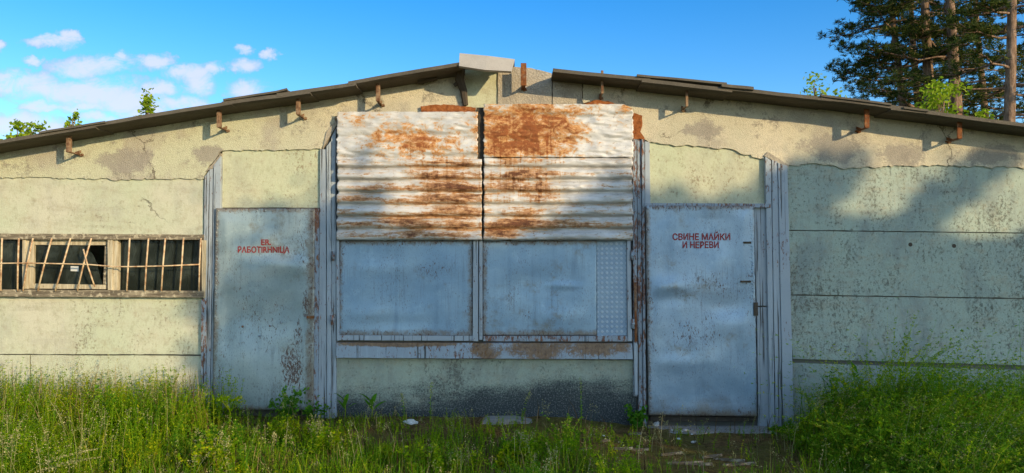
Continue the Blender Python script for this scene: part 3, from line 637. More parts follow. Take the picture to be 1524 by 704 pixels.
# sheet steel doors
def make_door(name, q, yf, mat, dents, seed, rivets, label=None):
    tl, tr_, br, bl = px(q, yf); nxg, nz = 70, 130; V = []
    def surf(x, z):
        d = .004 * mn.noise(Vector((x * 2.2, z * 1.6, seed))) + .0022 * mn.noise(Vector((x * 6, z * 5, seed)))
        for (cx, cy, rx, ry, h) in dents:
            c = P(cx, cy, yf); e = ((x - c.x) / (rx / 142)) ** 2 + ((z - c.z) / (ry / 142)) ** 2
            d += h * math.exp(-e)
        return d * (1.0 if name == 'shutter' else 1.9)
    for r in range(nz + 1):
        for c in range(nxg + 1):
            s_, t_ = c / nxg, r / nz; p = bl.lerp(br, s_).lerp(tl.lerp(tr_, s_), t_)
            edge = min(1, min(s_, 1 - s_) * 9, min(t_, 1 - t_) * 16)
            V.append((p.x + (.004 * mn.noise(Vector((t_ * 30, seed, 0))) if c in (0, nxg) else 0), yf - surf(p.x, p.z) * edge, p.z))
    mb = MB(); mb.v = V
    mb.f = [(r * (nxg + 1) + c, r * (nxg + 1) + c + 1, (r + 1) * (nxg + 1) + c + 1, (r + 1) * (nxg + 1) + c) for r in range(nz) for c in range(nxg)]
    n0 = len(V); k = nxg + 1                                  # rim back to the frame
    rim = [c for c in range(k)] + [r * k + nxg for r in range(1, nz + 1)] + [nz * k + c for c in range(nxg - 1, -1, -1)] + [r * k for r in range(nz - 1, 0, -1)]
    j = mb.addv([(V[i][0], yf + .045, V[i][2]) for i in rim])
    for a in range(len(rim)): b = (a + 1) % len(rim); mb.f.append((rim[b], rim[a], j + a, j + b))
    for (x0, y0_, x1, y1_, n) in rivets:
        for a in range(n):
            t = a / (n - 1); c = P(x0 + (x1 - x0) * t + random.uniform(-.7, .7), y0_ + (y1_ - y0_) * t + random.uniform(-.6, .6), yf - .001)
            mb.dome(c, .009 + random.random() * .004, .007)
    o = mb.build(name, mat, B, True)
    return o, surf
def lettering(door, surf, yf, body, x0, x1, ytop, ybot, extra=.004):
    cu_ = bpy.data.curves.new('lettering', 'FONT'); cu_.body = body; cu_.size = 1; cu_.resolution_u = 3; cu_.offset = .026
    to = bpy.data.objects.new('tmp', cu_); COL.objects.link(to); bpy.context.view_layer.update()
    me = bpy.data.meshes.new_from_object(to.evaluated_get(bpy.context.evaluated_depsgraph_get())); bpy.data.objects.remove(to)
    bm = bmesh.new(); bm.from_mesh(me); bmesh.ops.triangulate(bm, faces=bm.faces)
    bmesh.ops.subdivide_edges(bm, edges=[e for e in bm.edges if e.calc_length() > .25], cuts=2); bm.to_mesh(me); bm.free()
    xs_ = [v.co.x for v in me.vertices]; lo, hi = min(xs_), max(xs_); caph = .73
    a, b = P(x0, ybot, yf), P(x1, ytop, yf)
    for v in me.vertices:
        X = a.x + (v.co.x - lo) / (hi - lo) * (b.x - a.x); Z = a.z + v.co.y / caph * (b.z - a.z)
        X += .0022 * mn.noise(Vector((X * 40, Z * 40, 3))); Z += .0030 * mn.noise(Vector((X * 30, Z * 30, 9))) + .002 * mn.noise(Vector((X * 9, 1, 5)))
        v.co = (X, yf - surf(X, Z) - extra, Z)
    return link('door_lettering', me, RED, door)
YD = -.075
dl, sf = make_door('metal_door', [(321, 310), (468, 310), (466, 611), (316, 609)], YD, DOOR_L,
    [(440, 395, 40, 14, .012), (405, 378, 30, 8, -.006), (395, 470, 70, 40, -.014), (350, 390, 40, 60, .008), (370, 545, 50, 40, .009), (335, 505, 12, 40, -.008), (335, 340, 14, 30, .012), (440, 545, 30, 50, -.006)], 2.0,
    [(325, 314, 464, 314, 13), (323, 322, 319.5, 520, 34)])
lettering(dl, sf, YD, 'ER.', 389, 404, 356, 364.5); lettering(dl, sf, YD, 'РАБОТIRНNIЦА', 354.5, 431, 367, 376)
for a, b in ((361, 486), (402, 485), (386, 500), (418, 480)): MB().dome(P(a, b, YD - .006), .013, .012).build('bolt_head', BOARD_RUST, dl, True)
MB().box(tuple(P(456, 474, YD - .02)), tuple(P(468, 470, YD))).build('latch', RUST, dl)
dr, sf = make_door('metal_door', [(961, 306), (1122, 306), (1127, 620), (966, 618)], YD, DOOR_R,
    [(985, 430, 40, 14, .014), (1000, 440, 30, 12, -.008), (1075, 465, 40, 30, -.014), (1010, 540, 50, 12, .007), (1095, 480, 40, 18, .010), (1045, 350, 60, 50, -.006), (1110, 330, 14, 40, .008), (1050, 590, 60, 20, -.005)], 8.0,
    [(965, 310, 1120, 310, 11), (963, 318, 969, 610, 46), (1117, 320, 1121, 440, 22)])
lettering(dr, sf, YD, 'СВИНЕ МАЙКИ', 1001, 1087, 347.5, 357); lettering(dr, sf, YD, 'И НЕРЕВИ', 1016, 1070, 359.5, 369)
for a, b, wd in ((1112, 361, 11), (1110, 419, 15)):
    MB().box(tuple(P(a - wd / 2, b + 1.4, YD - .016)), tuple(P(a + wd / 2, b - 1.4, YD - .002))).build('latch', TIMBER_GAP, dr)
MB().box(tuple(P(1122, 470, YD - .012)), tuple(P(1127, 450, YD + .01))).build('hinge', TIMBER_GAP, dr)
MB().prism(px([(968, 619), (1126, 621), (1126, 627), (968, 627)], -.03), .05).build('door_gap_shade', TIMBER_GAP, dr)  # dark strip standing in for the shade in the gap below the door

# lower shutters, frames, rail and the beam under them
YP = -.035
def shutter(q, seed, dents):
    o, s_ = make_door('shutter', q, YP, SHUT, dents, seed, []); return o
s1 = shutter([(503, 352), (704, 352), (704, 500), (503, 499)], 11.0, [(560, 400, 50, 12, .006), (620, 440, 60, 30, -.008), (545, 470, 40, 14, .007), (660, 430, 16, 40, .006), (590, 480, 60, 10, -.006)])
s2 = shutter([(718, 352), (888, 352), (888, 499), (718, 499)], 13.0, [(790, 420, 60, 20, -.007), (840, 425, 22, 5, .008), (760, 390, 30, 40, .006), (830, 470, 60, 14, .006)])
slab('patch_sheet', [(888.5, 352), (932, 352), (933, 499), (889, 500)], YP + .004, .04, DIAM, .001, 50)
def frame(pts, yf, mat=BOARD, seed=0.0, name='frame_rail'): return slab(name, pts, yf, .05, mat, .0015, seed, bevel=.004, stepl=.07)
frame([(502, 499), (704, 500), (704, 507.5), (502, 506.5)], -.055, BOARD, 51); frame([(719, 500), (934, 500), (934, 508.5), (719, 508)], -.055, BOARD_RUST, 52)
frame([(704, 354), (711.5, 354), (711.5, 508), (703.5, 508)], -.075, BOARD, 53); frame([(713, 354), (718, 354), (718, 506), (713, 506)], -.065, BOARD, 54)
frame([(933, 356), (939, 356), (941, 508), (934, 508)], -.062, BOARD, 55); frame([(500.5, 356), (505, 356), (505, 507), (500.5, 507)], -.060, BOARD, 56)
slab('sill_beam', [(500, 510), (941, 511), (942, 535), (500, 533)], -.085, .09, SILL, .003, 57, bevel=.005)
frame([(943, 512), (949, 512), (950, 588), (945, 588)], -.075, BOARD, 58)
for a, b in ((495.5, 381), (494.5, 476), (941, 380), (942, 482)):
    c = P(a, b, -.075); MB().tube([c - Vector((0, 0, .05)), c + Vector((0, 0, .05))], .017, 8).tube([c - Vector((0, 0, .012)), c + Vector((0, 0, .012))], .022, 8).build('hinge', BOARD_RUST, B, True)
# strip of rusty rail on the right frame
slab('rust_and_gap_strip', [(943.5, 420), (947.5, 420), (948.5, 508), (945, 508)], -.068, .02, RUST, .002, 59)

# barred window strip on the left
WN = MB().prism(jag(px([(XL, 346), (303, 349), (303, 357), (XL, 355.5)], -.045), .003, .07, 61), .16).build('barred_window', WOOD, B, bevel=.004)
def wpart(name, pts, yf, depth, mat, seed=0.0, amp=.0025): return MB().prism(jag(px(pts, yf), amp, .07, seed), depth).build(name, mat, WN, bevel=.003)
wpart('window_sill', [(XL, 429), (303, 433), (303, 443), (XL, 440)], -.060, .17, WOOD, 62, .004)
wpart('window_post', [(295.5, 356), (299, 356), (299, 434), (295.5, 434)], -.03, .12, TIMBER_GAP, 63); wpart('window_post', [(300, 357.5), (306, 357.5), (304.5, 444), (300, 443)], -.052, .12, CREAM, 63.5)
wpart('mullion', [(33, 357), (38, 357), (37.5, 430), (33, 430)], -.028, .1, CREAM, 64); wpart('mullion', [(39, 358), (43, 358), (42.5, 430), (38.5, 430)], -.012, .1, CREAM, 65)
wpart('mullion', [(160, 357), (168, 357), (167, 432), (160, 432)], -.030, .1, CREAM, 66); wpart('mullion', [(169, 357), (175, 357), (174.5, 432), (168, 432)], -.015, .1, CREAM, 67)
wpart('sash_rail', [(46, 356.8), (159, 357), (159, 365), (51, 364.5)], .012, .04, CREAM, 68); wpart('sash_rail', [(45, 422), (158, 424), (158, 430.5), (44, 429.5)], .004, .05, CREAM, 69)
wpart('sash_stile', [(43.5, 357), (50.5, 357), (49, 429), (43, 429)], .000, .05, CREAM, 70); wpart('sash_stile', [(156, 366), (160, 366), (159.5, 424), (153, 424)], .008, .04, WOOD, 71)
for pts in ([(XL, 355), (33, 355), (33, 430), (XL, 429)], [(175, 356), (295.5, 357), (295.5, 433), (174, 432)]):
    MB().prism(px(pts, .05), .004).build('glass_pane', GLASS, WN)
MB().prism(px([(50.5, 365), (132, 365), (130, 371), (138, 378), (144, 391), (147, 404), (152, 423.5), (49.5, 422)][::-1], .035), .004).build('broken_pane', GLASS, WN)
for x in (203, 231, 256, 279, 12): wpart('glazing_bar', [(x, 357), (x + 1.6, 357), (x + 1.6, 432), (x, 432)], .058, .02, TIMBER_GAP, x, .0005)
wpart('pinned_note', [(105, 396), (117, 396.5), (117, 404), (105, 403.5)], .028, .003, PAPER, 72, .0003)
bars = [(3, 1), (28, 26), (49, 34), (77, 56), (105, 82), (136, 115), (193, 188.5), (221, 215.5), (246, 240), (273, 267.5), (299, 296), (-40, -41), (-70, -72), (-100, -102), (-130, -131)]
for k, (xt, xb) in enumerate(bars):
    a, b = P(xt, 354.5, -.07), P(xb, 433, -.075); mid = a.lerp(b, .5) + Vector((random.uniform(-.006, .006), -.006, 0))
    MB().tube([a, mid, b], .0088, 6).build('window_bar', BARM, WN, True)
MB().tube([P(124, 371, -.085), P(131, 397, -.09), P(141, 427, -.075)], .008, 6).build('window_bar', BARM, WN, True)
MB().tube([P(x, y, -.088) for x, y in ((-140, 391), (0, 392), (40, 391.5), (90, 392.5), (130, 393.5), (165, 396.5), (190, 397), (240, 396), (298, 393.5))], .007, 6).build('window_bar', BARM, WN, True)
# vague things inside the hall seen through the panes
# (the dark hall itself is enough)
# concrete step below the right door
c0, c1 = P(966, 622, -.30), P(1140, 640, -.30)
o = MB().box((c0.x, -.34, -.12), (c1.x + .1, .02, -.012)).build('door_step', CONC, B, bevel=.012)

# ================================================================== VEGETATION
def unit(a): return np.stack([np.cos(a), np.sin(a)], -1)
def blades(acc, pos, h, wd, az, lean):
    n = len(pos); lv = np.array([0, .38, .72, 1.0]); d = unit(az); sd = unit(az + np.pi / 2 + rng.normal(0, .9, n))
    V = np.zeros((n, 4, 2, 3))
    for k, t in enumerate(lv):
        c = np.array(pos, float).copy(); c[:, :2] += d * (lean * h * t * t)[:, None]; c[:, 2] += h * (t - .33 * np.minimum(lean, 1.2) * t * t)
        ww = wd * (1 - t) ** .75 * .5 + .0006
        for q, sg in enumerate((-1, 1)): V[:, k, q, :] = c; V[:, k, q, :2] += sd * (sg * ww)[:, None]
    b = np.arange(n)[:, None, None] * 8; q = np.array([[0, 1, 3, 2], [2, 3, 5, 4], [4, 5, 7, 6]])
    acc.add(V, (b + q))
def sprigs(acc, pos, h, az, lean, nodes=7, m=5, ll=.03, lw=.35, start=.15, up=.3, taper=.5):
    """thin bending stem with whorls of little leaves; every leaf is its own quad"""
    n = len(pos); pos = np.asarray(pos, float); blades(acc, pos, h, np.full(n, .006), az, lean)
    d = unit(az)
    t = np.linspace(start, 1, nodes)[None, :].repeat(n, 0) + rng.normal(0, .02, (n, nodes))
    C = pos[:, None, :].repeat(nodes, 1); C[..., :2] += d[:, None, :] * (lean[:, None] * h[:, None] * t * t)[..., None]
    C[..., 2] += h[:, None] * (t - .33 * np.minimum(lean, 1.2)[:, None] * t * t)
    a = rng.uniform(0, 2 * np.pi, (n, nodes, m)); L = ll * (1 - taper * t)[..., None] * rng.uniform(.6, 1.3, (n, nodes, m))
    u = rng.normal(up, .35, (n, nodes, m)); dr = np.stack([np.cos(a) * np.cos(u), np.sin(a) * np.cos(u), np.sin(u)], -1)
    sd = np.stack([-np.sin(a), np.cos(a), rng.normal(0, .4, a.shape)], -1)
    B_ = C[:, :, None, :]; q = np.stack([B_ + 0 * dr, B_ + dr * (L * .55)[..., None] + sd * (L * lw * .5)[..., None], B_ + dr * L[..., None], B_ + dr * (L * .55)[..., None] - sd * (L * lw * .5)[..., None]], -2)
    N = n * nodes * m; acc.add(q.reshape(-1, 3), np.arange(N * 4).reshape(N, 4))
def leafquads(acc, C, L, lw=.5, up=(0, .5), fold=0.0):
    n = len(C); a = rng.uniform(0, 2 * np.pi, n); u = rng.normal(up[0], up[1], n)
    dr = np.stack([np.cos(a) * np.cos(u), np.sin(a) * np.cos(u), np.sin(u)], -1); r = rng.normal(0, 1, (n, 3)); sd = np.cross(dr, r); sd /= np.linalg.norm(sd, axis=1)[:, None] + 1e-9
    L = L * rng.uniform(.6, 1.3, n); q = np.stack([C - dr * (L * .5)[:, None], C + sd * (L * lw * .5)[:, None], C + dr * (L * .5)[:, None], C - sd * (L * lw * .5)[:, None]], 1)
    acc.add(q.reshape(-1, 3), np.arange(n * 4).reshape(n, 4))
def nz2(p, f, s=0.0): return np.array([mn.noise(Vector((x * f + s, y * f, s))) for x, y in p[:, :2]])
def scatter(n, x0, x1, y0, y1): return np.stack([rng.uniform(x0, x1, n), rng.uniform(y0, y1, n), np.full(n, -.02)], -1)
def ground_z(p):
    p[:, 2] = [ground_h(x, y) - .01 for x, y in p[:, :2]]; return p

# seed heads
def seedheads(acc, p, h, az, lean, m=26, sp=.05, ll=.011):
    blades(acc, p, h, np.full(len(p), .0035), az, lean); d = unit(az)
    t = rng.uniform(.72, 1.02, (len(p), m)); C = p[:, None, :].repeat(m, 1).astype(float); C[..., :2] += d[:, None, :] * (lean * h)[:, None, None] * (t * t)[..., None]
    C[..., 2] += h[:, None] * (t - .33 * np.minimum(lean, 1.2)[:, None] * t * t); C += rng.normal(0, 1, C.shape) * (sp * (1.08 - t) * 1.6)[..., None] * [1, 1, .5]
    leafquads(acc, C.reshape(-1, 3), ll, .6)
# meadow grass: tall and lush left, thin in front of the doors, heaped on the right
def tall(x, y):                                         # typical height of the growth
    l = 1 / (1 + np.exp((x + 3.05) * 5)); r = 1 / (1 + np.exp(-(x - 2.75 - .25 * (y + 1)) * 5))
    mid = .085 + .13 * np.clip((-y - .9) / 1.2, 0, 1) - .05 * np.exp(-((x - 1.6) / 1.1) ** 2)
    return np.clip(mid * (1 - l) * (1 - r), .045, 1) + l * (.36 - .05 * np.clip(-y - 1, 0, 2)) + r * .22, l, r
ga, gd_, dry = Acc(), Acc(), Acc()
p = scatter(62000, -6.6, 6.6, -3.9, -.06); h, l, r = tall(p[:, 0], p[:, 1]); pat = nz2(p, 1.3, 2) + .6 * nz2(p, 4, 5)
dens = np.clip(.22 + .20 * l + .30 * r + .35 * np.clip((-p[:, 1] - 1.3), 0, 1) - .55 * np.exp(-((p[:, 0] - 1.55) / .95) ** 2) * (p[:, 1] > -2.5) + .6 * pat, .015, 1)
dens += .35 * ((p[:, 0] > -2.9) & (p[:, 0] < .7)) * np.clip(.7 + 1.5 * pat, 0, 1); dens *= np.where((l < .5) & (r < .5) & (p[:, 1] > -.45), .6, 1)
k = rng.uniform(size=len(p)) < dens; p = ground_z(p[k]); h = h[k] * np.clip(1 + .55 * pat[k], .4, 2) * rng.uniform(.45, 1.35, k.sum()); l = l[k]; r = r[k]
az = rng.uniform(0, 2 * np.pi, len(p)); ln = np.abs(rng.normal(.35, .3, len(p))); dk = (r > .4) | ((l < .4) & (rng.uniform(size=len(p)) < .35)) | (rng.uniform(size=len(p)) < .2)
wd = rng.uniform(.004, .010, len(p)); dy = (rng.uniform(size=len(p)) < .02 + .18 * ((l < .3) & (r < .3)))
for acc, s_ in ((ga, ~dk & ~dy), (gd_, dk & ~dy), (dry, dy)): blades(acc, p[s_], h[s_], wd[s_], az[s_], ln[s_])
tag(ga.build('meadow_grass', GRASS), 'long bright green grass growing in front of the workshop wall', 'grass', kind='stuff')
tag(gd_.build('dark_grass', GRASS_D), 'darker green grass blades mixed into the meadow by the doors', 'grass', kind='stuff')  # darker green blades, mostly on the right, some mixed in at random
# fine leaved weeds standing in the grass
sa, sdk, se, sa2 = Acc(), Acc(), Acc(), Acc()
p = scatter(10500, -6.4, -2.75, -3.6, -.08); pat = nz2(p, 1.6, 8) + .5 * nz2(p, 4.5, 3); k = rng.uniform(size=len(p)) < np.clip(.5 + 1.3 * pat, .05, 1) * np.where(p[:, 0] > -3.0, .35, 1); p = ground_z(p[k])
hh = (.36 + .10 * np.clip(1 + p[:, 1], -1, 1)) * rng.uniform(.55, 1.3, len(p)) * (1 + .4 * pat[k])
sprigs(sa, p, hh, rng.uniform(0, 6.28, len(p)), np.abs(rng.normal(.22, .18, len(p))), 11, 6, .034, .38)
p = scatter(5200, -3.0, 2.8, -3.7, -.25); pat = nz2(p, 1.5, 12) + .5 * nz2(p, 4, 3); k = rng.uniform(size=len(p)) < np.clip(.38 + .9 * pat - .6 * np.exp(-((p[:, 0] - 1.5) / .8) ** 2) * (p[:, 1] > -2.4), .01, 1); p = ground_z(p[k])
sprigs(sa, p, rng.uniform(.08, .24, len(p)) * np.clip(.6 - .35 * p[:, 1], .5, 1.3), rng.uniform(0, 6.28, len(p)), np.abs(rng.normal(.25, .2, len(p))), 8, 5, .026, .36)
for k in range(150):                                   # separate tufts with gaps between them
    lft = k < 60; cx, cy = (random.uniform(-6.2, -2.9), random.uniform(-3.4, -.15)) if lft else (random.uniform(-2.9, 2.7), random.uniform(-3.6, -.9))
    if not lft and .5 < cx < 2.7 and cy > -2.5: continue
    m_ = random.randint(10, 26); p = np.stack([rng.normal(cx, .09, m_), rng.normal(cy, .09, m_), np.zeros(m_)], -1); p = ground_z(p); H_ = random.uniform(.36, .56) if lft else random.uniform(.14, .34)
    sprigs((sa, sdk)[k % 3 == 0], p, H_ * rng.uniform(.6, 1.15, m_), rng.uniform(0, 6.28, m_), np.abs(rng.normal(.25, .18, m_)), 14, 6, random.choice((.02, .028, .036, .05)), random.choice((.3, .45, .7)))
    if k % 4 == 1: seedheads(se, p[:6] + [0, 0, 0], H_ * 1.25 * rng.uniform(.8, 1.1, 6), rng.uniform(0, 6.28, 6), np.abs(rng.normal(.15, .1, 6)), 40, .04, .013)
tag(sa.build('fine_leaved_weeds', SPRIG), 'yellow green fine leaved weeds standing in the sunny grass', 'weeds', kind='stuff')
# the heap of leaning weeds on the right
n = 8000; p = scatter(n, 2.55, 6.6, -3.0, -.10); mound = np.clip(1 - ((p[:, 0] - 4.0) / 2.0) ** 2 * .35, .3, 1) * np.clip(1.15 - np.abs(p[:, 1] + .9) * .28, .3, 1) * (1 / (1 + np.exp(-(p[:, 0] - 2.75 - .12 * (p[:, 1] + 1)) * 9)))
mound *= np.where(p[:, 0] > 4.6, np.clip(1 - (p[:, 0] - 4.6) * .33, .45, 1), 1)
k = rng.uniform(size=n) < np.clip((mound + .1) * (.75 + 1.5 * (nz2(p, 2.2, 6) + .5 * nz2(p, 5, 2))), 0, 1); p = ground_z(p[k]); hh = .80 * mound[k] * rng.uniform(.5, 1.2, k.sum()) * (1 + .45 * nz2(p, 1.8, 4))
hz = np.where(rng.uniform(size=len(p)) < .7, rng.normal(-.9, .7, len(p)), rng.normal(-2.4, .6, len(p)))
sprigs(sdk, p, hh * 1.12, hz, np.abs(rng.normal(.75, .35, len(p))), 12, 5, .036, .30, taper=.4)
b_ = rng.uniform(size=len(p)) < .10; sprigs(sdk, p[b_], hh[b_] * 1.0, hz[b_], np.abs(rng.normal(.6, .3, b_.sum())), 10, 4, .07, .30, taper=.5)
pu = nz2(p, 1.5, 9); b_ = (pu > .12) & (rng.uniform(size=len(p)) < .6); sprigs(sa2, p[b_], hh[b_] * 1.22, hz[b_], np.abs(rng.normal(.8, .3, b_.sum())), 14, 6, .026, .5, start=.45, taper=.3)
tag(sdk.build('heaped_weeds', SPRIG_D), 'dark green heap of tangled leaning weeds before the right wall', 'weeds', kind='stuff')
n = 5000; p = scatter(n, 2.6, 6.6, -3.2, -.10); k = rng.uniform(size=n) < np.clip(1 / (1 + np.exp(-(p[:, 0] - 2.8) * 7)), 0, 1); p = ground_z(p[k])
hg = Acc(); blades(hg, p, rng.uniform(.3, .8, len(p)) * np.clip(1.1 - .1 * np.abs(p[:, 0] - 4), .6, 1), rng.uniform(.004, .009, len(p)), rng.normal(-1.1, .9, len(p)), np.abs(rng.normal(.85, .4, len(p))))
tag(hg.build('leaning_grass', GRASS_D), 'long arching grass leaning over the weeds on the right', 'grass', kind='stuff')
tag(sa2.build('flowering_weeds', SPRIG), 'yellowish flowering tops among the heap of weeds on the right', 'weeds', kind='stuff')
p = ground_z(np.concatenate([scatter(420, -6, -2.9, -3.4, -.1), scatter(220, -2.9, 2.6, -3.4, -.5), scatter(520, 2.7, 6.4, -2.9, -.2)])); nl = len(p)
hh = np.where(p[:, 0] < -2.9, rng.uniform(.35, .62, nl), np.where(p[:, 0] < 2.6, rng.uniform(.15, .38, nl), rng.uniform(.45, .8, nl)))
seedheads(se, p, hh, np.where(p[:, 0] > 2.6, rng.normal(-1.0, .8, nl), rng.uniform(0, 6.28, nl)), np.where(p[:, 0] > 2.6, np.abs(rng.normal(.7, .3, nl)), np.abs(rng.normal(.2, .15, nl))))
tag(se.build('seed_heads', SEED), 'pale grass seed heads nodding above the green blades', 'seed heads', kind='stuff')
p = ground_z(np.concatenate([scatter(330, -5.8, -2.9, -1.3, -.08), scatter(70, -2.6, 2.6, -1.2, -.1)])); blades(dry, p, np.where(p[:, 0] < -2.9, rng.uniform(.35, .66, len(p)), rng.uniform(.08, .3, len(p))), np.full(len(p), .009), rng.uniform(0, 6.28, len(p)), np.abs(rng.normal(.3, .25, len(p))))
p = ground_z(scatter(2600, -3.2, 3.0, -2.8, -.1)); p[:, 2] += .012     # flat litter
blades(dry, p, rng.uniform(.03, .10, len(p)), rng.uniform(.003, .008, len(p)), rng.uniform(0, 6.28, len(p)), rng.uniform(1.5, 3.5, len(p)))
tag(dry.build('dry_stalks', DRY), 'brown dry stalks and litter lying between the green grass', 'dry grass', kind='stuff')

# ---- single weeds one can point to
def weed(px_, py_, y, label, make, group=None, name='weed_plant', cat='weed'):
    b = P(px_, py_, y); b.z = ground_h(b.x, b.y) - .005
    e = empty(name, b); tag(e, label, cat, group); make(e); return e
def stem_leaves(e, hts, spread, leaf, nleaf, lw=.5, mat=WEEDL, stemw=.006, lo=.3, up=(.2, .5)):
    mb = MB(); a = Acc()
    for k, h in enumerate(hts):
        az = random.uniform(0, 6.28); tip = Vector((math.cos(az) * spread * random.uniform(.3, 1), math.sin(az) * spread * .6 * random.uniform(.3, 1), h))
        b = Vector((random.uniform(-.02, .02), random.uniform(-.02, .02), 0)); mid = b.lerp(tip, .5) + Vector((0, 0, h * .08)); mb.tube([b, mid, tip], [stemw, stemw * .7, stemw * .35], 5)
        t = np.random.default_rng(k + 5).uniform(lo, 1.02, nleaf)[:, None]; C = np.array(b)[None] * (1 - t) + np.array(tip)[None] * t + rng.normal(0, leaf * .5, (nleaf, 3))
        leafquads(a, C, leaf, lw, up)
    mb.build('stem', DRY if mat is SEED else mat, e); a.build('leaves', mat, e)
weed(427, 612, -.22, 'bushy bright green weed at the foot of the left metal door', lambda e: stem_leaves(e, [.22, .3, .36, .28, .2, .25, .33, .18], .2, .045, 46, .6))
weed(468, 615, -.20, 'low dark green weed where the left door meets the jamb', lambda e: stem_leaves(e, [.14, .2, .16, .22, .12], .15, .04, 34, .6, WEEDL))
weed(945, 633, -.18, 'dense ivy like weed at the corner of the base wall beside the right door', lambda e: stem_leaves(e, [.14, .2, .24, .2, .16, .12, .18], .15, .04, 60, .85, WEEDL))
def maize(e, h, n, L):
    mb = MB(); mb.tube([(0, 0, 0), (.008, 0, h * .5), (0, 0, h)], [.007, .006, .004], 6); mb.build('stem', SPRIG, e)
    for k in range(n):
        az = k * 2.5 + random.uniform(-.3, .3); z0 = h * (.45 + .5 * k / n); a = Acc()
        V = []; 
        for t in (0, .3, .65, 1):
            c = Vector((math.cos(az) * L * t * .75, math.sin(az) * L * t * .5, z0 + L * (.95 * t - .45 * t * t))); sdv = Vector((-math.sin(az), math.cos(az), .3)) * .022 * (math.sin(math.pi * min(1, t + .12)) + .08)
            V += [c - sdv, c + sdv]
        a.add([tuple(v) for v in V], [[0, 1, 3, 2], [2, 3, 5, 4], [4, 5, 7, 6]]); a.build('leaf', WEEDL, e)
weed(513, 622, -.25, 'slim broad bladed seedling by the left end of the base wall', lambda e: maize(e, .26, 5, .17))
weed(553, 622, -.25, 'upright v shaped seedling with broad blades before the base wall', lambda e: maize(e, .22, 5, .2))
def stalk(e, h, lean, sd=30, mat=SPRIG):
    a = Acc(); np_ = np.zeros((1, 3)); sprigs(a, np_, np.array([h]), np.array([lean[0]]), np.array([lean[1]]), 12, 6, .035, .3); a.build('stem', mat, e)
    b = Acc(); t = rng.uniform(.7, 1.02, 60); C = np.zeros((60, 3)); C[:, 0] = math.cos(lean[0]) * lean[1] * h * t * t; C[:, 1] = math.sin(lean[0]) * lean[1] * h * t * t; C[:, 2] = h * (t - .33 * min(lean[1], 1.2) * t * t); C += rng.normal(0, .012, C.shape)
    leafquads(b, C, .016, .6); b.build('seed_head', SEED if mat is not SPRIG else SPRIG, e)
for x, y, dep, h, ln, lab in ((337, 622, -.3, .52, (0, .05), 'tall thin weed spike in front of the left edge of the left door'), (350, 625, -.4, .46, (2, .1), 'knobbly weed spike standing just right of the tallest one at the left door'),
                              (865, 640, -.35, .47, (1.5, .03), 'single slender grass stalk in front of the middle of the dark base wall'), (640, 630, -.3, .42, (1, .05), 'thin green stalk before the left half of the dark base wall'),
                              (602, 632, -.3, .30, (3, .1), 'short wispy stalk near the white stone by the base wall'), (778, 632, -.3, .34, (0, .2), 'pale branching stalk above the broken slab'),
                              (420, 650, -.9, .42, (1, .05), 'straight pale stalk in front of the bushy weed at the left door')):
    weed(x, y, dep, lab, lambda e: stalk(e, h, ln, mat=SPRIG if x < 400 else SPRIG_D), 'single weed stalks along the wall', 'weed_stalk', 'weed')
def umbel(e):
    mb = MB(); a = Acc()
    for k in range(7):
        az = k * .9; tip = Vector((math.cos(az) * .09, math.sin(az) * .06, .33 + random.uniform(-.03, .03))); mb.tube([(0, 0, 0), (0, 0, .22), tip], [.006, .005, .003], 5)
        leafquads(a, np.array(tip)[None] + rng.normal(0, .022, (40, 3)) * [1, 1, .4], .02, .8, (.1, .3))
    mb.build('stem', SPRIG, e); a.build('flower_head', SPRIG, e)
weed(342, 640, -.75, 'yellow green flat topped weed left of the metal door', umbel)
weed(326, 632, -.5, 'rounded yellow leafy weed beside the left jamb', lambda e: stem_leaves(e, [.3, .36, .28, .33], .09, .03, 50, .6, SPRIG))
weed(516, 650, -.8, 'small lime yellow spurge in the short grass before the base wall', lambda e: stem_leaves(e, [.12, .14, .1], .05, .022, 40, .8, SPRIG))
weed(1288, 610, -.35, 'tall broad leaved weed rising from the heap at the right wall', lambda e: stem_leaves(e, [.5, .62, .45, .56], .3, .12, 12, .3, WEEDL, lo=.35))
weed(1420, 615, -.35, 'leafy pointed weed among the heap under the lower joint of the right wall', lambda e: stem_leaves(e, [.4, .5, .44], .25, .11, 12, .3, WEEDL, lo=.35))
weed(1240, 612, -.3, 'feathery dark weed leaning against the right wall', lambda e: stem_leaves(e, [.45, .55, .5, .4, .6], .2, .05, 40, .25, WEEDL, lo=.2))
def plume(e):
    for x_, h_, z_, l_ in ((0, .62, .1, 1.0), (.02, .55, .2, 1.1), (.05, .5, 0.0, .9)):
        a = Acc(); seedheads(a, np.array([[x_, 0, 0]]), np.array([h_]), np.array([z_]), np.array([l_]), 90, .025, .014); a.build('seed_head', SEED, e)
e = empty('grass_plume', (-2.62, -2.95, -.02)); e.location = (G(-45, 705).x * .78, -3.1, .02); tag(e, 'straw coloured grass plume bending right at the lower left corner', 'grass plume'); plume(e)

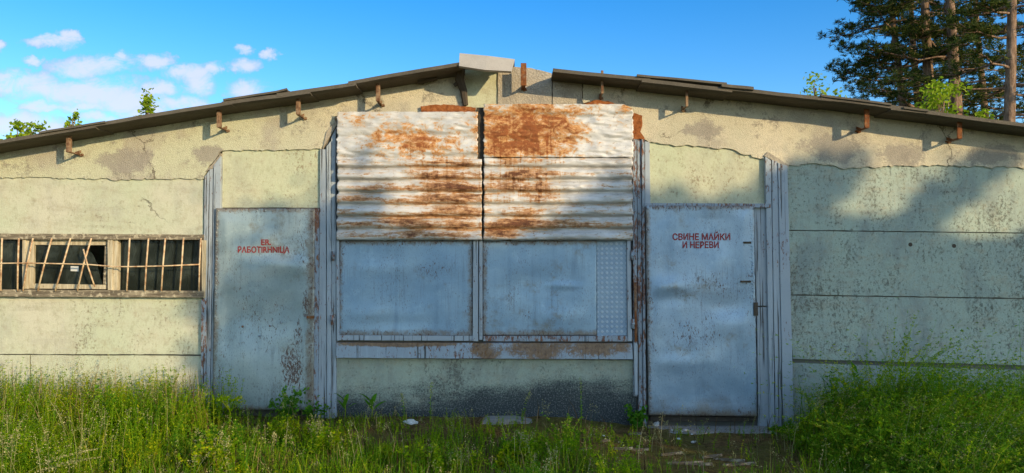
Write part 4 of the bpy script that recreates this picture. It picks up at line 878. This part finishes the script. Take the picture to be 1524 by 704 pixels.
# ---- debris on the ground
def debris(name, px_, py_, label, cat, build, mat, group=None, dz=0.0):
    g = G(px_, py_); g.z = ground_h(g.x, g.y) + dz; mb = MB(); build(mb); o = mb.build(name, mat); o.location = g; tag(o, label, cat, group); return o
debris('white_stone', 610, 642, 'white angular stone lying in the grass before the base wall', 'stone', lambda m_: m_.rock((0, 0, .02), .055, 1.3, .8, .55, 3), CHALK)
debris('broken_slab', 752, 637, 'flat broken concrete slab half buried before the base wall', 'slab', lambda m_: m_.prism([(-.26, -.12, -.02), (.2, -.12, -.02), (.27, -.12, .01), (.1, -.12, .045), (-.2, -.12, .04)], .2), CONC)
debris('white_lump', 977, 632, 'small white plaster lump at the left corner of the door step', 'plaster lump', lambda m_: m_.rock((0, 0, .02), .035, 1, 1, .8, 5), CHALK)
for k, (a, b) in enumerate(((1001, 640), (1014, 641), (1021, 640), (1030, 643), (1010, 653), (1032, 655), (898, 654))):
    debris('plaster_chip', a, b, 'small white plaster chip on the ground near the right door', 'plaster chip', lambda m_, k=k: m_.rock((0, 0, .01), .011 + .004 * (k % 3), 1.4, 1, .6, k * 1.7), CHALK, 'white plaster chips before the right door', .008)
for k, (a, b, L, az) in enumerate(((925, 672, .2, .05), (952, 668, .16, .1), (900, 662, .1, .2), (1020, 690, .3, .05), (1040, 691, .22, -.1), (1000, 676, .2, .35), (1085, 682, .26, -.3), (870, 676, .14, .6), (945, 648, .12, .0), (1100, 690, .3, .2), (1060, 680, .2, .4))):
    debris('wood_scrap', a, b, 'grey splintered wood scrap lying on the mossy ground before the right door', 'wood scrap', lambda m_, L=L, az=az: m_.bar((-L / 2 * math.cos(az), -L / 2 * math.sin(az), .012), (L / 2 * math.cos(az), L / 2 * math.sin(az), .016), .02, .014), WOOD, 'wood scraps before the right door', .006)

# ---- trees
def limb_pts(a, b, sag, n=5, j=.05):
    a, b = Vector(a), Vector(b); out = []
    for k in range(n):
        t = k / (n - 1); p_ = a.lerp(b, t); p_.z += sag * math.sin(math.pi * t); L = (b - a).length * j * (0 < k)
        out.append(p_ + Vector((random.uniform(-L, L), random.uniform(-L, L), random.uniform(-L, L) * .6)))
    return out
def pine(base, top, r0, zlo, seed, spread, label, dens=1.0, nl=58):
    random.seed(seed); e = empty('pine_tree', base); tag(e, label, 'pine tree', 'tall pines behind the roof')
    H = Vector(top) - Vector(base); tk = MB(); limbs = MB(); tuft = Acc()
    axis = lambda t: H * t + Vector((math.sin(t * 5 + seed) * .15, math.cos(t * 4 + seed) * .15, 0))
    tk.tube([axis(k / 12) for k in range(13)], [r0 * (1 - .82 * (k / 12)) for k in range(13)], 10)
    cents = []
    for k in range(nl):
        t = zlo + (1 - zlo) * (k + random.random()) / nl; az = k * 2.4 + random.uniform(-.5, .5); L = spread * (1.05 - .75 * ((t - zlo) / (1 - zlo)) ** 1.6) * random.uniform(.55, 1.1)
        if math.sin(az) < -.45 and t < .75 and random.random() < .65: continue
        a = axis(t); d = Vector((math.cos(az), math.sin(az), 0)); b = a + d * L + Vector((0, 0, random.uniform(-.12, .22) * L))
        pts = limb_pts(a, b, -.06 * L, 6, .035); limbs.tube(pts, [.05 - .008 * q for q in range(6)], 5)
        for q in range(2, 6):
            for sgn in (-1, 1):
                Lb = L * random.uniform(.16, .36); c = pts[q] + (d * .7 + Vector((-d.y, d.x, 0)) * sgn * random.uniform(.5, 1.1)) * Lb + Vector((0, 0, random.uniform(.0, .18)))
                limbs.tube([pts[q], pts[q].lerp(c, .5) + Vector((0, 0, -.03)), c], [.016, .012, .006], 4)
                for m_ in range(int(5.6 * dens)):
                    u_ = random.uniform(.35, 1.1); cents.append(pts[q].lerp(c, u_) + Vector((random.gauss(0, .13), random.gauss(0, .13), random.gauss(.04, .07))))
    C = np.array([tuple(c) for c in cents]); m_ = 16; n = len(C)
    a = rng.uniform(0, 6.28, (n, m_)); u_ = rng.normal(.35, .5, (n, m_)); L = rng.uniform(.09, .19, (n, m_))
    dr = np.stack([np.cos(a) * np.cos(u_), np.sin(a) * np.cos(u_), np.sin(u_)], -1); sd = np.cross(dr, rng.normal(0, 1, dr.shape)); sd /= np.linalg.norm(sd, axis=-1)[..., None]
    B_ = C[:, None, :] + rng.normal(0, .03, (n, m_, 3)); wd_ = .0135
    q = np.stack([B_ - sd * wd_, B_ + sd * wd_, B_ + dr * L[..., None] + sd * wd_ * .5, B_ + dr * L[..., None] - sd * wd_ * .5], -2).reshape(-1, 3)
    tuft.add(q, np.arange(len(q)).reshape(-1, 4))
    tk.build('trunk', BARK, e, True); limbs.build('limbs', BARK, e, True); tuft.build('crown', NEEDLE, e)
def wx(px_, D): return (px_ - 762) / FPX * D
for (xb, xt, D, r0, zlo, sd_, spr, lab, dn, nl) in (
        (1366, 1335, 31, .24, .30, 1, 3.3, 'leftmost tall pine behind the roof with crown reaching far left', 1.5, 74), (1390, 1370, 35, .27, .32, 2, 3.4, 'second pine from the left, thin and set furthest back', 1.2, 56),
        (1410, 1388, 30, .33, .38, 3, 3.0, 'third pine from the left with pale sunlit trunk above the green bush', 1.1, 50), (1452, 1418, 29, .34, .40, 4, 2.9, 'fourth pine with reddish trunk right of the green bush', 1.0, 46),
        (1503, 1535, 25, .25, .30, 5, 3.0, 'thickest pine at the right edge of the photo leaning right', 1.3, 60), (1478, 1470, 36, .27, .34, 7, 3.4, 'pine furthest back, filling the gap between the two thickest trunks', 1.1, 54), (1590, 1600, 30, .3, .3, 6, 3.6, 'pine at the far right whose branches enter the frame', 1.0, 50)):
    y = D - 8.1; pine((wx(xb, D), y, 0), (wx(xt, D) - .3, y, 18.5), r0, zlo, sd_, spr, lab, dn, nl)
def leafy(px_, py_, D, w_, h_, label, seed, n=380, leaf=.15):
    random.seed(seed); y = D - 8.1; c = P(px_, py_, y); e = empty('young_tree', (c.x, y, 0)); tag(e, label, 'young tree', 'young leafy trees behind the roof')
    tk = MB(); tk.tube(limb_pts((0, 0, 0), (0, 0, c.z), 0, 7, .01), [.09 - .011 * k for k in range(7)], 6); a = Acc()
    for k in range(9):
        t = Vector((random.gauss(0, .42) * w_, random.gauss(0, .42) * w_, c.z + random.uniform(-.6, .62) * h_)); tk.tube(limb_pts((0, 0, c.z - h_ * 1.1), t, .08, 4, .04), [.03, .02, .013, .006], 5)
        leafquads(a, np.array(t)[None] + rng.normal(0, 1, (n // 9, 3)) * [w_ * .19, w_ * .19, h_ * .17], leaf, .62, (.1, .5))
    C = rng.normal(0, 1, (n, 3)) * [w_ * .5, w_ * .5, h_ * .3] + [0, 0, c.z - h_ * 1.1]; leafquads(a, C, leaf, .62, (.1, .5))
    tk.build('trunk', BARK, e, True); a.build('crown', LEAF, e)
leafy(28, 197, 24, .5, .45, 'wide low leafy treetop at the far left above the roof edge', 11)
leafy(106, 184, 24, .26, .4, 'smallest leafy treetop on the left, poking over the roof edge', 12, 220, .13)
leafy(220, 162, 24, .42, .6, 'open leafy treetop under the clouds left of the lifted roof sheet', 13, 260, .13)
leafy(1212, 132, 23, .75, .75, 'sparse leafy treetop left of the pines above the roof', 14, 260, .13)
leafy(1402, 152, 23, .95, .8, 'bright green bushy treetop in front of the pine trunks', 15, 620, .14)
leafy(1467, 172, 22, .3, .35, 'tiny leafy tip above the roof beside the rightmost pine', 16, 120, .12)

# broadleaf trees standing behind the viewer; they shade the lower wall and the ground
def inpoly(x, y, poly):
    c = False; n = len(poly); j = n - 1
    for i in range(n):
        if (poly[i][1] > y) != (poly[j][1] > y) and x < (poly[j][0] - poly[i][0]) * (y - poly[i][1]) / (poly[j][1] - poly[i][1]) + poly[i][0]: c = not c
        j = i
    return c
SHADE = [(300, 1050), (285, 640), (318, 560), (345, 470), (410, 410), (470, 400), (500, 335), (560, 345), (640, 362), (740, 375), (790, 350), (850, 310), (900, 275), (960, 298), (1010, 285), (1060, 300), (1120, 288), (1165, 252), (1300, 235), (1620, 225), (1700, 1050)]
LIT = [[(1215, 320), (1262, 262), (1330, 215), (1445, 215), (1410, 270), (1350, 312), (1250, 330)], [(1290, 338), (1300, 318), (1345, 303), (1372, 308), (1350, 325)], [(1350, 362), (1410, 318), (1470, 268), (1540, 215), (1660, 240), (1580, 330), (1490, 362)], [(1480, 398), (1500, 384), (1560, 366), (1560, 392)],
       [(205, 500), (290, 452), (300, 500)]]
LITG = [[(1100, 640), (1250, 622), (1400, 632), (1620, 615), (1620, 1050), (600, 1050), (760, 720), (960, 665)]]
cl_ = [[], [], []]
while sum(map(len, cl_)) < 30000:
    a, b = random.uniform(270, 1700), random.uniform(222, 1050); jt = 9 if a > 560 else 52; ja, jb = a + random.gauss(0, jt), b + random.gauss(0, jt)
    if not inpoly(ja, jb, SHADE) or any(inpoly(ja, jb, q) for q in LIT): continue
    if any(inpoly(ja, jb, q) for q in LITG) and random.random() < (.94 if a > 980 else .8): continue
    if b > 640 and random.random() < .88: continue
    cl_[0 if a < 720 else 1 if a < 1120 else 2].append((a, b))
for k, (cs, tm, lab) in enumerate(zip(cl_, (12.5, 14.0, 12.0), ('broadleaf tree behind the viewer shading the left door', 'broadleaf tree behind the viewer shading the middle of the wall', 'broadleaf tree behind the viewer shading the right wall'))):
    pts = []
    for a, b in cs: pts.append(tuple(P(a, b, 0) + SUNV * random.gauss(tm, .8)))
    C = np.array(pts); c0 = C.mean(0); e = empty('broadleaf_tree', (c0[0], c0[1], 0)); tag(e, lab, 'tree')
    a = Acc(); leafquads(a, C - [c0[0], c0[1], 0], .165, .65); a.build('crown', LEAF_D, e)
    tk = MB(); tk.tube(limb_pts((0, 0, -.1), (0, 0, c0[2]), 0, 6, .02), [.28, .25, .23, .2, .17, .14], 9)
    for q in range(16):
        t = C[random.randrange(len(C))] - [c0[0], c0[1], 0]; tk.tube(limb_pts((0, 0, c0[2] * random.uniform(.45, 1)), t, .1, 5, .04), [.09, .07, .05, .03, .012], 5)
    tk.build('trunk', BARK, e, True)
